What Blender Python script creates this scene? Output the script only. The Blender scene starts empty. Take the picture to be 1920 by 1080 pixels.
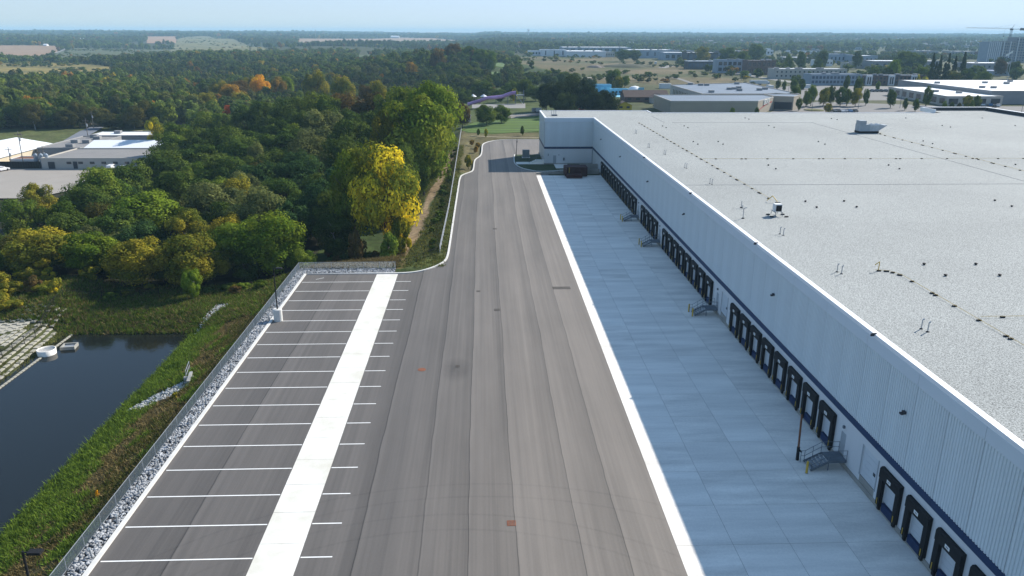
import bpy, bmesh, math, random
import numpy as np
from mathutils import Vector, Matrix
R = math.radians
rng = np.random.default_rng(7); random.seed(7)
scene = bpy.context.scene
col = scene.collection

# ------------------------------------------------------------------ camera
CAMH = 33.0; FPX = 1450.0
YAW, PITCH, ROLL = R(2.1626), R(18.3093), R(0.2)
_fw = Vector((math.sin(YAW)*math.cos(PITCH), math.cos(YAW)*math.cos(PITCH), -math.sin(PITCH)))
_r0 = Vector((math.cos(YAW), -math.sin(YAW), 0)); _u0 = _r0.cross(_fw)
_rt = _r0*math.cos(ROLL)+_u0*math.sin(ROLL); _up = -_r0*math.sin(ROLL)+_u0*math.cos(ROLL)
cd = bpy.data.cameras.new('camera'); cam = bpy.data.objects.new('camera', cd); col.objects.link(cam)
M3 = Matrix((_rt, _up, -_fw)).transposed()
cam.matrix_world = Matrix.Translation((0, 0, CAMH)) @ M3.to_4x4()
cd.sensor_width = 36.0; cd.lens = 36.0*FPX/1920.0; cd.clip_start = .5; cd.clip_end = 40000
scene.camera = cam

# ------------------------------------------------------------------ light
SUN_AZ = math.atan2(14.6, 11.5)         # clockwise from +Y
SUN_EL = R(33.0); SKYK = (.24, .19, .12)
world = bpy.data.worlds.new('World'); scene.world = world; world.use_nodes = True
wn = world.node_tree.nodes; wl = world.node_tree.links; wn.clear()
sky = wn.new('ShaderNodeTexSky'); sky.sky_type = 'NISHITA'; sky.sun_disc = False
sky.sun_elevation = SUN_EL; sky.sun_rotation = SUN_AZ; sky.altitude = 300
sky.air_density = 1.0; sky.dust_density = 0.2; sky.ozone_density = 1.0
bg = wn.new('ShaderNodeBackground'); bg.inputs['Strength'].default_value = 0.14
wo = wn.new('ShaderNodeOutputWorld')
wb = wn.new('ShaderNodeMix'); wb.data_type = 'RGBA'; wb.blend_type = 'MULTIPLY'; wb.inputs[0].default_value = 1; wb.inputs[7].default_value = (1.02, 1.26, 1.34, 1)
# highlight shoulder of the camera on the bright hazy sky : c / (1 + k c)
va = wn.new('ShaderNodeVectorMath'); va.operation = 'MULTIPLY_ADD'; va.inputs[1].default_value = SKYK; va.inputs[2].default_value = (1, 1, 1)
vd = wn.new('ShaderNodeVectorMath'); vd.operation = 'DIVIDE'
wl.new(sky.outputs[0], wb.inputs[6]); wl.new(wb.outputs[2], va.inputs[0]); wl.new(wb.outputs[2], vd.inputs[0]); wl.new(va.outputs[0], vd.inputs[1]); wl.new(vd.outputs[0], bg.inputs[0]); wl.new(bg.outputs[0], wo.inputs[0])
sl = bpy.data.lights.new('sun', 'SUN'); sl.energy = 4.6; sl.angle = R(0.5); sl.color = (1.0, .95, .87)
so = bpy.data.objects.new('sun', sl); col.objects.link(so)
sdir = Vector((math.sin(SUN_AZ)*math.cos(SUN_EL), math.cos(SUN_AZ)*math.cos(SUN_EL), math.sin(SUN_EL)))
so.rotation_euler = sdir.to_track_quat('Z', 'Y').to_euler(); so.location = (60, -40, 200)
scene.view_settings.view_transform = 'Standard'; scene.view_settings.look = 'None'
scene.view_settings.gamma = 1.0; scene.view_settings.exposure = 0.75
scene.view_settings.use_curve_mapping = False
scene.cycles.max_bounces = 6; scene.cycles.volume_bounces = 0; scene.cycles.transparent_max_bounces = 12

# ------------------------------------------------------------------ helpers
def ray(px, py):
    return _fw + _rt*((px-960)/FPX) + _up*((540-py)/FPX)
def at(px, py, z=0.0):                   # a photo point on level ground z -> place
    d = ray(px, py); t = (z-CAMH)/d.z
    return (d.x*t, d.y*t)
def aty(px, py, Y):                      # a photo point at distance Y -> (x, z)
    d = ray(px, py); t = Y/d.y
    return (d.x*t, CAMH+d.z*t)
def sstep(a, b, x):
    t = np.clip((np.asarray(x, float)-a)/(b-a), 0, 1); return t*t*(3-2*t)
def H(x, y):                             # height of the land
    x = np.asarray(x, float); y = np.asarray(y, float)
    r = np.hypot(x, y)
    edge = -27.2 + 20.4*sstep(108, 119, y)
    edge = edge + 40*sstep(330, 480, y)
    d = np.maximum(edge-x, 0)
    bank = np.minimum(d/3.0, 3.2)*1.0
    low = 1.0*sstep(8, 30, d)*0
    z = -np.where(y > 112, np.minimum(d/4.0, 2.4), bank*1.0)
    # slope of the woods down to the valley floor
    z = z - 5.0*sstep(25, 110, d)
    # rise of the ground beyond the end of the pond and to the left of it
    pondside = sstep(-38, -41, x)*0
    up = sstep(90.5, 97, y)*sstep(-30, -38, x)*1.3*(1-sstep(112, 125, y))
    z = z + up
    leftup = sstep(-51.4, -56.5, x)*1.9*(1-sstep(100, 125, y))
    z = z + leftup*(1-sstep(-75, -110, x))
    # pond bowl
    inp = sstep(-36.3, -38.5, x)*sstep(-51.6, -49.5, x)*(1-sstep(89.5, 91.6, y))
    z = z - 1.4*inp
    # far land
    z = z + 18*sstep(1300, 6500, r) + 9*sstep(900, 3500, r)*sstep(-200, -1500, x)
    z = z + 13*np.exp(-((x+45)/75)**2-((y-760)/150)**2)*sstep(350, 600, y)
    z = z + 9*np.exp(-((x+330)/260)**2-((y-1750)/260)**2)
    und = np.sin(x*.0043+1.3)*np.cos(y*.0031+.4)+.6*np.sin(x*.0091-y*.0072)
    z = z + und*2.6*sstep(900, 2500, r)
    inyard = (x > -27.3) & (y < 125)
    return np.where(z > -.03, np.where(r > 700, z, -.03), z)
def Hs(x, y): return float(H(x, y))

def link(o, parent=None):
    col.objects.link(o)
    if parent: o.parent = parent
    return o
def tag(o, label=None, cat=None, group=None, kind=None):
    if label: o['label'] = label
    if cat: o['category'] = cat
    if group: o['group'] = group
    if kind: o['kind'] = kind
    return o
def empty(name, loc=(0, 0, 0), rz=0, label=None, cat=None, group=None):
    o = bpy.data.objects.new(name, None); link(o); o.empty_display_size = .5
    o.location = loc; o.rotation_euler = (0, 0, rz)
    return tag(o, label, cat, group)
class MB:
    def __init__(s): s.v = []; s.f = []
    def quad(s, *p):
        n = len(s.v); s.v += [tuple(q) for q in p]; s.f.append(tuple(range(n, n+len(p)))); return s
    def box(s, x0, x1, y0, y1, z0, z1, top=True, bottom=True):
        n = len(s.v)
        s.v += [(x0, y0, z0), (x1, y0, z0), (x1, y1, z0), (x0, y1, z0), (x0, y0, z1), (x1, y0, z1), (x1, y1, z1), (x0, y1, z1)]
        fs = [(0, 1, 5, 4), (1, 2, 6, 5), (2, 3, 7, 6), (3, 0, 4, 7)]
        if top: fs.append((4, 5, 6, 7))
        if bottom: fs.append((3, 2, 1, 0))
        s.f += [tuple(n+i for i in q) for q in fs]; return s
    def prism(s, poly, z0, z1, top=True, bottom=False):
        n = len(s.v); k = len(poly)
        a = sum(poly[i][0]*poly[(i+1) % k][1]-poly[(i+1) % k][0]*poly[i][1] for i in range(k))
        if a < 0: poly = poly[::-1]
        s.v += [(p[0], p[1], z0) for p in poly]+[(p[0], p[1], z1) for p in poly]
        for i in range(k):
            j = (i+1) % k; s.f.append((n+i, n+j, n+k+j, n+k+i))
        if top: s.f.append(tuple(n+k+i for i in range(k)))
        if bottom: s.f.append(tuple(n+i for i in reversed(range(k))))
        return s
    def tube(s, a, b, r0, r1=None, n=6, caps=True):
        r1 = r0 if r1 is None else r1
        a = Vector(a); b = Vector(b); d = (b-a).normalized()
        u = d.orthogonal().normalized(); w = d.cross(u); k = len(s.v)
        for p, r in ((a, r0), (b, r1)):
            for i in range(n):
                t = 2*math.pi*i/n; s.v.append(tuple(p+u*(r*math.cos(t))+w*(r*math.sin(t))))
        for i in range(n):
            j = (i+1) % n; s.f.append((k+i, k+j, k+n+j, k+n+i))
        if caps: s.f.append(tuple(k+n+i for i in range(n))); s.f.append(tuple(k+i for i in reversed(range(n))))
        return s
    def lathe(s, prof, n=12, c=(0, 0)):
        k = len(s.v)
        for r, z in prof:
            for i in range(n):
                t = 2*math.pi*i/n; s.v.append((c[0]+r*math.cos(t), c[1]+r*math.sin(t), z))
        for m in range(len(prof)-1):
            for i in range(n):
                j = (i+1) % n; s.f.append((k+m*n+i, k+m*n+j, k+(m+1)*n+j, k+(m+1)*n+i))
        s.f.append(tuple(k+(len(prof)-1)*n+i for i in range(n))); return s
    def mesh(s, name, mat=None, smooth=False):
        me = bpy.data.meshes.new(name); me.from_pydata(s.v, [], s.f); me.update()
        if mat: me.materials.append(mat)
        if smooth: me.polygons.foreach_set('use_smooth', [True]*len(me.polygons))
        return me
    def obj(s, name, mat=None, parent=None, smooth=False):
        return link(bpy.data.objects.new(name, s.mesh(name, mat, smooth)), parent)
def inst(name, me, parent=None, loc=(0, 0, 0), rz=0, sc=None):
    o = bpy.data.objects.new(name, me); link(o, parent); o.location = loc
    if rz: o.rotation_euler = (0, 0, rz)
    if sc is not None: o.scale = sc
    return o
def copy_tree(o, parent=None):
    c = o.copy(); col.objects.link(c); c.parent = parent
    for ch in list(o.children): copy_tree(ch, c)
    return c
def np_mesh(name, V, F, mat=None):
    V = np.asarray(V, np.float32); F = np.asarray(F, np.int32); k = F.shape[1]
    me = bpy.data.meshes.new(name); me.vertices.add(len(V)); me.vertices.foreach_set('co', V.ravel())
    me.loops.add(F.size); me.loops.foreach_set('vertex_index', F.ravel())
    me.polygons.add(len(F)); me.polygons.foreach_set('loop_start', np.arange(0, F.size, k, dtype=np.int32))
    me.polygons.foreach_set('loop_total', np.full(len(F), k, np.int32))
    me.update(calc_edges=True)
    if mat: me.materials.append(mat)
    return me
def inpoly(x, y, poly):
    x = np.asarray(x); y = np.asarray(y); c = np.zeros(x.shape, bool); k = len(poly)
    for i in range(k):
        x0, y0 = poly[i]; x1, y1 = poly[(i+1) % k]
        if y0 == y1: continue
        t = ((y0 > y) != (y1 > y)) & (x < (x1-x0)*(y-y0)/(y1-y0)+x0)
        c ^= t
    return c

# ------------------------------------------------------------------ materials
def mat(name, c, rough=.85, var=.12, scale=2.0, bump=0, bscale=30, metal=0, spec=.3, stretch=None, c2=None, fine=.0, fscale=40):
    m = bpy.data.materials.new(name); m.use_nodes = True; N = m.node_tree.nodes; L = m.node_tree.links
    b = N['Principled BSDF']; b.inputs['Roughness'].default_value = rough; b.inputs['Metallic'].default_value = metal
    b.inputs['Specular IOR Level'].default_value = spec
    tc = N.new('ShaderNodeTexCoord'); vec = tc.outputs['Object']
    if stretch:
        mp = N.new('ShaderNodeMapping'); mp.inputs['Scale'].default_value = stretch; L.new(vec, mp.inputs[0]); vec = mp.outputs[0]
    nz = N.new('ShaderNodeTexNoise'); nz.inputs['Scale'].default_value = scale; nz.inputs['Detail'].default_value = 6
    nz.inputs['Roughness'].default_value = .6; L.new(vec, nz.inputs['Vector'])
    rp = N.new('ShaderNodeValToRGB'); rp.color_ramp.elements[0].position = .3; rp.color_ramp.elements[1].position = .7
    lo = [max(0, v*(1-var)) for v in c]; hi = [v*(1+var) for v in (c2 or c)]
    rp.color_ramp.elements[0].color = (*lo, 1); rp.color_ramp.elements[1].color = (*hi, 1)
    L.new(nz.outputs['Fac'], rp.inputs[0]); out = rp.outputs[0]
    if fine:
        n2 = N.new('ShaderNodeTexNoise'); n2.inputs['Scale'].default_value = fscale; n2.inputs['Detail'].default_value = 4; n2.inputs['Roughness'].default_value = .75
        L.new(tc.outputs['Object'], n2.inputs['Vector'])
        mr = N.new('ShaderNodeMapRange'); mr.inputs['From Min'].default_value = .3; mr.inputs['From Max'].default_value = .7
        mr.inputs['To Min'].default_value = 1-fine; mr.inputs['To Max'].default_value = 1+fine; L.new(n2.outputs['Fac'], mr.inputs[0])
        mx = N.new('ShaderNodeMix'); mx.data_type = 'RGBA'; mx.blend_type = 'MULTIPLY'; mx.inputs[0].default_value = 1
        L.new(out, mx.inputs[6]); L.new(mr.outputs[0], mx.inputs[7]); out = mx.outputs[2]
    L.new(out, b.inputs['Base Color'])
    if bump:
        n3 = N.new('ShaderNodeTexNoise'); n3.inputs['Scale'].default_value = bscale; n3.inputs['Detail'].default_value = 4
        L.new(tc.outputs['Object'], n3.inputs['Vector'])
        bp = N.new('ShaderNodeBump'); bp.inputs['Strength'].default_value = bump; bp.inputs['Distance'].default_value = .05
        L.new(n3.outputs['Fac'], bp.inputs['Height']); L.new(bp.outputs[0], b.inputs['Normal'])
    return m
MT = {}
MT['conc'] = mat('concrete', (.78, .735, .66), .9, .17, .35, fine=.07, fscale=6, stretch=(.22, 1.6, 1))
MT['conc_b'] = mat('concrete_light', (.79, .75, .675), .9, .16, .30, fine=.07, fscale=6, stretch=(.22, 1.6, 1))
MT['conc_c'] = mat('concrete_stained', (.755, .71, .635), .9, .20, .45, fine=.08, fscale=5, stretch=(.3, 1.4, 1))
MT['conc_w'] = mat('kerb_concrete', (.60, .585, .545), .9, .08, 1.2)
MT['conc_pad'] = mat('pad_concrete', (.60, .57, .48), .9, .05, .30, c2=(.74, .73, .69), stretch=(1, 1, 1))
MT['conc_d'] = mat('old_concrete', (.27, .27, .26), .9, .2, .8)
MT['found'] = mat('foundation_concrete', (.30, .29, .26), .9, .15, .6)
MT['gap'] = mat('joint_filler', (.30, .30, .29), .9)
MT['white'] = mat('white_panel', (.62, .63, .63), .5, .04, .4, stretch=(1, 1, .2))
MT['rib'] = mat('ribbed_panel', (.64, .69, .70), .5, .10, .35, stretch=(1, 1, .05))
MT['band'] = mat('fascia_panel', (.60, .65, .68), .5, .03, .3)
MT['blue'] = mat('blue_stripe', (.013, .036, .098), .5, .08, .5)
MT['cap'] = mat('white_coping', (.8, .8, .8), .5, .02, 1)
MT['roofm'] = mat('roof_ballast', (.295, .305, .29), .95, .08, .05, fine=.95, fscale=11)
MT['black'] = mat('black_rubber', (.009, .009, .010), .7, .2, 3)
MT['dblue'] = mat('leveller_blue', (.010, .028, .085), .6, .2, 3)
MT['door'] = mat('door_white', (.55, .58, .60), .5, .05, 1)
MT['doorg'] = mat('door_grey', (.33, .36, .38), .5, .05, 1)
MT['steel'] = mat('galvanised_steel', (.38, .40, .42), .45, .12, 3, metal=.5)
MT['wire'] = mat('zinc_wire', (.20, .235, .26), .5, .1, 3, metal=.3)
MT['dsteel'] = mat('grey_painted_steel', (.12, .14, .16), .6, .15, 3)
MT['yel'] = mat('yellow_paint', (.55, .36, .05), .6, .1, 4)
MT['rust'] = mat('rusty_steel', (.16, .07, .035), .85, .3, 3)
MT['maroon'] = mat('dark_red_steel', (.055, .015, .014), .7, .25, 1.5)
MT['sign'] = mat('white_sign', (.78, .78, .74), .6, .03, 5)
MT['line'] = mat('white_line_paint', (.78, .78, .75), .8, .06, 3)
MT['stone'] = mat('limestone_rubble', (.17, .175, .18), .9, .35, 1.7, c2=(.36, .37, .38))
MT['stone2'] = mat('white_rubble', (.42, .42, .40), .9, .25, 1.5)
MT['block'] = mat('concrete_block', (.36, .34, .28), .9, .15, 1.1)
MT['glass'] = mat('dark_glass', (.02, .03, .04), .15, .2, 1, spec=.6)
MT['glassb'] = mat('blue_glass', (.05, .08, .12), .2, .2, .3, spec=.6)
MT['tan'] = mat('tan_stucco', (.36, .31, .24), .9, .05, .2)
MT['beige'] = mat('beige_wall', (.42, .39, .34), .9, .06, .3)
MT['greyw'] = mat('grey_wall', (.25, .25, .25), .9, .08, .2)
MT['bluegrey'] = mat('blue_grey_wall', (.26, .31, .36), .8, .08, .2)
MT['brick'] = mat('brown_brick', (.13, .085, .07), .9, .15, .6)
MT['dark'] = mat('dark_cladding', (.045, .045, .05), .7, .2, .4)
MT['whitew'] = mat('white_wall', (.62, .63, .63), .7, .04, .2)
MT['groof'] = mat('grey_membrane_roof', (.15, .19, .24), .85, .1, .07)
MT['gravroof'] = mat('gravel_roof', (.22, .21, .20), .95, .12, .15)
MT['wroof'] = mat('white_membrane_roof', (.75, .76, .76), .7, .03, .05)
MT['broof'] = mat('brown_shingles', (.075, .05, .042), .9, .2, 1.5)
MT['yellowhut'] = mat('yellow_boards', (.55, .40, .02), .7, .08, 1)
MT['redp'] = mat('red_paint', (.42, .03, .04), .6, .1, 2)
MT['orangep'] = mat('orange_paint', (.45, .2, .02), .6, .1, 2)
MT['cyan'] = mat('pale_blue_paint', (.14, .36, .50), .6, .1, .4)
MT['cyan2'] = mat('pool_blue', (.22, .50, .62), .5, .1, .4)
MT['purple'] = mat('purple_fibreglass', (.33, .16, .36), .35, .25, .12, c2=(.45, .26, .46), spec=.6)
MT['tarmac'] = mat('parking_asphalt', (.175, .165, .155), .95, .09, .05, fine=.06, fscale=1)
MT['roadm'] = mat('far_road', (.23, .22, .20), .95, .08, .05)
MT['bluec'] = mat('blue_container', (.04, .09, .2), .6, .1, .4)
MT['bark'] = mat('bark', (.09, .075, .06), .95, .3, 6)
MT['barkw'] = mat('pale_bark', (.28, .26, .22), .95, .3, 6)
MT['wood'] = mat('weathered_pole', (.17, .15, .13), .95, .2, 2)
MT['iron'] = mat('rusty_iron', (.20, .075, .04), .85, .25, 5)
MT['grate'] = mat('iron_grate', (.07, .06, .05), .8, .25, 5)
MT['tyre'] = mat('tyre', (.015, .015, .015), .8)

def paint(name, c): return mat(name, c, .3, .02, .5, spec=.5)
CARC = {'white': paint('white_car_paint', (.7, .7, .7)), 'silver': paint('silver_car_paint', (.35, .37, .4)),
        'black': paint('black_car_paint', (.015, .015, .018)), 'blue': paint('blue_car_paint', (.03, .14, .30)),
        'red': paint('red_car_paint', (.25, .02, .02)), 'grey': paint('grey_car_paint', (.1, .11, .12))}

# asphalt of the yard : paving lanes, seams, streaks
def asphalt_mat():
    m = bpy.data.materials.new('yard_asphalt'); m.use_nodes = True; N = m.node_tree.nodes; L = m.node_tree.links
    b = N['Principled BSDF']; b.inputs['Roughness'].default_value = .7; b.inputs['Specular IOR Level'].default_value = .5
    geo = N.new('ShaderNodeNewGeometry'); sx = N.new('ShaderNodeSeparateXYZ'); L.new(geo.outputs['Position'], sx.inputs[0])
    def math_(op, a, b_=None, c_=None):
        n = N.new('ShaderNodeMath'); n.operation = op
        for i, v in enumerate((a, b_, c_)):
            if v is None: continue
            if isinstance(v, (int, float)): n.inputs[i].default_value = v
            else: L.new(v, n.inputs[i])
        return n.outputs[0]
    def noise(sc, scale, detail=4, off=(0, 0, 0)):
        mp = N.new('ShaderNodeMapping'); mp.inputs['Scale'].default_value = sc; mp.inputs['Location'].default_value = off
        L.new(geo.outputs['Position'], mp.inputs[0])
        n = N.new('ShaderNodeTexNoise'); n.inputs['Scale'].default_value = scale; n.inputs['Detail'].default_value = detail
        n.inputs['Roughness'].default_value = .65
        L.new(mp.outputs[0], n.inputs['Vector']); return n.outputs['Fac']
    wob = math_('MULTIPLY', math_('SUBTRACT', noise((0.03, 1, 1), .013, 2), .5), 1.5)
    wob2 = math_('MULTIPLY', math_('SUBTRACT', noise((.3, 1, 1), .16, 3), .5), .28)
    X = math_('ADD', math_('ADD', sx.outputs['X'], wob), wob2)
    seams = [(-20.9, .75, .08, .26), (-8.75, .9, .08, .34), (-4.5, .75, .08, .28), (-1.3, .95, .05, .30), (2.0, .9, .05, .30), (6.35, .9, .05, .30), (9.35, .8, .05, .25)]
    acc = None
    for s, st, wline, gw in seams:
        d = math_('SUBTRACT', X, s)
        # fine dark joint
        ln = math_('MULTIPLY', math_('MAXIMUM', math_('SUBTRACT', 1.0, math_('DIVIDE', math_('ABSOLUTE', d), wline)), 0.0), .72*st)
        # roller-worn shade on one side of the joint
        ramp = math_('MAXIMUM', math_('ADD', math_('DIVIDE', d, 1.7), 1.0), 0.0)
        g = math_('MULTIPLY', math_('MULTIPLY', ramp, math_('LESS_THAN', d, 0.0)), .32*st)
        hl = math_('MULTIPLY', math_('MULTIPLY', math_('MAXIMUM', math_('SUBTRACT', 1.0, math_('DIVIDE', d, .9)), 0.0), math_('GREATER_THAN', d, 0.0)), -.10*st)
        g = math_('ADD', g, hl)
        t = math_('ADD', ln, g)
        acc = t if acc is None else math_('ADD', acc, t)
    streak = math_('MULTIPLY', math_('SUBTRACT', noise((2.8, .016, 1), 1.0, 6), .5), .75)
    streak2 = math_('MULTIPLY', math_('SUBTRACT', noise((.42, .014, 1), 1.0, 4, (3, 5, 0)), .5), .85)
    blot = math_('MULTIPLY', math_('SUBTRACT', noise((1, .35, 1), .16, 5), .5), .45)
    grain = math_('MULTIPLY', math_('SUBTRACT', noise((1, 1, 1), 7, 2), .5), .22)
    val = math_('SUBTRACT', math_('ADD', math_('ADD', math_('ADD', math_('ADD', 1.0, streak), streak2), blot), grain), acc)
    # tyre marks : two pairs of arcs swung through the yard
    marks = None
    for cx, cy, r in ((-2.5, 23.0, 24.9), (-2.5, 23.0, 23.1), (-1.0, 20.5, 29.6), (-1.0, 20.5, 31.3)):
        vx = math_('SUBTRACT', sx.outputs['X'], cx); vy = math_('SUBTRACT', sx.outputs['Y'], cy)
        rr = math_('SQRT', math_('ADD', math_('MULTIPLY', vx, vx), math_('MULTIPLY', vy, vy)))
        k = math_('MAXIMUM', math_('SUBTRACT', 1.0, math_('DIVIDE', math_('ABSOLUTE', math_('SUBTRACT', rr, r)), .16)), 0.0)
        marks = k if marks is None else math_('MAXIMUM', marks, k)
    # oil stain by the small grate
    sxx = math_('SUBTRACT', sx.outputs['X'], -3.0); syy = math_('MULTIPLY', math_('SUBTRACT', sx.outputs['Y'], 73.2), .6)
    sd = math_('SQRT', math_('ADD', math_('MULTIPLY', sxx, sxx), math_('MULTIPLY', syy, syy)))
    oil = math_('MULTIPLY', math_('MAXIMUM', math_('SUBTRACT', 1.0, math_('DIVIDE', sd, 1.9)), 0.0), math_('MULTIPLY', noise((1, 1, 1), .8, 4), .75))
    val = math_('SUBTRACT', val, oil)
    mk = math_('MULTIPLY', math_('MULTIPLY', marks, noise((1, 1, 1), .45, 4)), .22)
    val = math_('SUBTRACT', val, mk)
    # base colour darker by the trailer stalls at the left, lighter across the lanes at the right
    rp = N.new('ShaderNodeValToRGB'); rp.color_ramp.elements[0].position = 0; rp.color_ramp.elements[1].position = 1
    rp.color_ramp.elements[0].color = (.104, .093, .083, 1); rp.color_ramp.elements[1].color = (.155, .134, .113, 1)
    mr = N.new('ShaderNodeMapRange'); mr.inputs['From Min'].default_value = -7; mr.inputs['From Max'].default_value = 4
    L.new(X, mr.inputs[0]); L.new(mr.outputs[0], rp.inputs[0])
    mx = N.new('ShaderNodeMix'); mx.data_type = 'RGBA'; mx.blend_type = 'MULTIPLY'; mx.inputs[0].default_value = 1
    L.new(rp.outputs[0], mx.inputs[6]); L.new(val, mx.inputs[7]); L.new(mx.outputs[2], b.inputs['Base Color'])
    return m
MT['asphalt'] = asphalt_mat()

# ground : per-vertex base colour (kind of ground cover) broken up by noise
def ground_mat():
    m = bpy.data.materials.new('ground_cover'); m.use_nodes = True; N = m.node_tree.nodes; L = m.node_tree.links
    b = N['Principled BSDF']; b.inputs['Roughness'].default_value = .95; b.inputs['Specular IOR Level'].default_value = .1
    at_ = N.new('ShaderNodeAttribute'); at_.attribute_name = 'cover'
    geo = N.new('ShaderNodeNewGeometry')
    cur = at_.outputs['Color']
    for sc, lo, hi in ((.12, .75, 1.25), (.9, .65, 1.35), (4.5, .7, 1.3)):
        n = N.new('ShaderNodeTexNoise'); n.inputs['Scale'].default_value = sc; n.inputs['Detail'].default_value = 5
        L.new(geo.outputs['Position'], n.inputs['Vector'])
        mr = N.new('ShaderNodeMapRange'); mr.inputs['From Min'].default_value = .3; mr.inputs['From Max'].default_value = .7
        mr.inputs['To Min'].default_value = lo; mr.inputs['To Max'].default_value = hi; L.new(n.outputs['Fac'], mr.inputs[0])
        mx = N.new('ShaderNodeMix'); mx.data_type = 'RGBA'; mx.blend_type = 'MULTIPLY'; mx.inputs[0].default_value = 1
        L.new(cur, mx.inputs[6]); L.new(mr.outputs[0], mx.inputs[7]); cur = mx.outputs[2]
    n = N.new('ShaderNodeTexNoise'); n.inputs['Scale'].default_value = .35; n.inputs['Detail'].default_value = 6
    L.new(geo.outputs['Position'], n.inputs['Vector'])
    mr = N.new('ShaderNodeMapRange'); mr.inputs['From Min'].default_value = .5; mr.inputs['From Max'].default_value = .75; mr.inputs['To Max'].default_value = .45
    L.new(n.outputs['Fac'], mr.inputs[0])
    mx = N.new('ShaderNodeMix'); mx.data_type = 'RGBA'; L.new(mr.outputs[0], mx.inputs[0]); L.new(cur, mx.inputs[6])
    mx.inputs[7].default_value = (.11, .085, .045, 1)
    L.new(mx.outputs[2], b.inputs['Base Color'])
    return m
MT['ground'] = ground_mat()

def leaf_mat(name, a, b_, split=.5, soft=.25):
    m = bpy.data.materials.new(name); m.use_nodes = True; N = m.node_tree.nodes; L = m.node_tree.links
    N.clear(); out = N.new('ShaderNodeOutputMaterial')
    at_ = N.new('ShaderNodeAttribute'); at_.attribute_name = 'leafv'
    sp = N.new('ShaderNodeSeparateColor'); L.new(at_.outputs['Color'], sp.inputs[0])
    mr = N.new('ShaderNodeMapRange'); mr.inputs['From Min'].default_value = split-soft; mr.inputs['From Max'].default_value = split+soft
    L.new(sp.outputs[0], mr.inputs[0])
    mx = N.new('ShaderNodeMix'); mx.data_type = 'RGBA'; mx.inputs[6].default_value = (*a, 1); mx.inputs[7].default_value = (*b_, 1)
    L.new(mr.outputs[0], mx.inputs[0])
    oi = N.new('ShaderNodeObjectInfo')
    k = N.new('ShaderNodeMapRange'); k.inputs['To Min'].default_value = 1.1; k.inputs['To Max'].default_value = 1.75; L.new(oi.outputs['Random'], k.inputs[0])
    k2 = N.new('ShaderNodeMapRange'); k2.inputs['To Min'].default_value = .65; k2.inputs['To Max'].default_value = 1.35; L.new(sp.outputs[1], k2.inputs[0])
    mm = N.new('ShaderNodeMath'); mm.operation = 'MULTIPLY'; L.new(k.outputs[0], mm.inputs[0]); L.new(k2.outputs[0], mm.inputs[1])
    m2 = N.new('ShaderNodeMix'); m2.data_type = 'RGBA'; m2.blend_type = 'MULTIPLY'; m2.inputs[0].default_value = 1
    L.new(mx.outputs[2], m2.inputs[6]); L.new(mm.outputs[0], m2.inputs[7])
    df = N.new('ShaderNodeBsdfDiffuse'); tr = N.new('ShaderNodeBsdfTranslucent'); ms = N.new('ShaderNodeMixShader'); ms.inputs[0].default_value = .32
    L.new(m2.outputs[2], df.inputs[0]); L.new(m2.outputs[2], tr.inputs[0]); L.new(df.outputs[0], ms.inputs[1]); L.new(tr.outputs[0], ms.inputs[2])
    L.new(ms.outputs[0], out.inputs[0]); return m
LEAF = {
 'dark': leaf_mat('dark_green_leaves', (0.039, 0.066, 0.013), (0.081, 0.108, 0.019)),
 'green': leaf_mat('mid_green_leaves', (0.055, 0.090, 0.012), (0.117, 0.147, 0.019)),
 'bright': leaf_mat('bright_green_leaves', (0.076, 0.122, 0.012), (0.152, 0.192, 0.019)),
 'olive': leaf_mat('olive_leaves', (0.083, 0.096, 0.014), (0.207, 0.173, 0.019)),
 'gold': leaf_mat('golden_olive_leaves', (.10, .105, .014), (.26, .21, .02), .5),
 'yellow': leaf_mat('yellow_leaves', (.115, .13, .016), (.46, .36, .02), .56, .16),
 'lime': leaf_mat('yellow_green_leaves', (.085, .125, .014), (.17, .185, .02)),
 'amber': leaf_mat('amber_leaves', (0.386, 0.179, 0.010), (0.580, 0.320, 0.013), .4),
 'orange': leaf_mat('orange_leaves', (.13, .10, .02), (.27, .15, .02), .5),
 'red': leaf_mat('red_leaves', (0.179, 0.038, 0.010), (0.345, 0.077, 0.017), .5),
 'rust': leaf_mat('rusty_brown_leaves', (.07, .055, .018), (.115, .07, .022), .5),
 'blue': leaf_mat('bluish_green_needles', (0.028, 0.058, 0.019), (0.052, 0.092, 0.027)),
 'grey': leaf_mat('dusty_grey_green_leaves', (0.076, 0.090, 0.030), (0.131, 0.141, 0.043)),
 'conifer': leaf_mat('dark_conifer_needles', (0.017, 0.028, 0.009), (0.036, 0.049, 0.014)),
 'brown': leaf_mat('brownish_cedar_leaves', (0.048, 0.051, 0.012), (0.090, 0.079, 0.019)),
}
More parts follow.
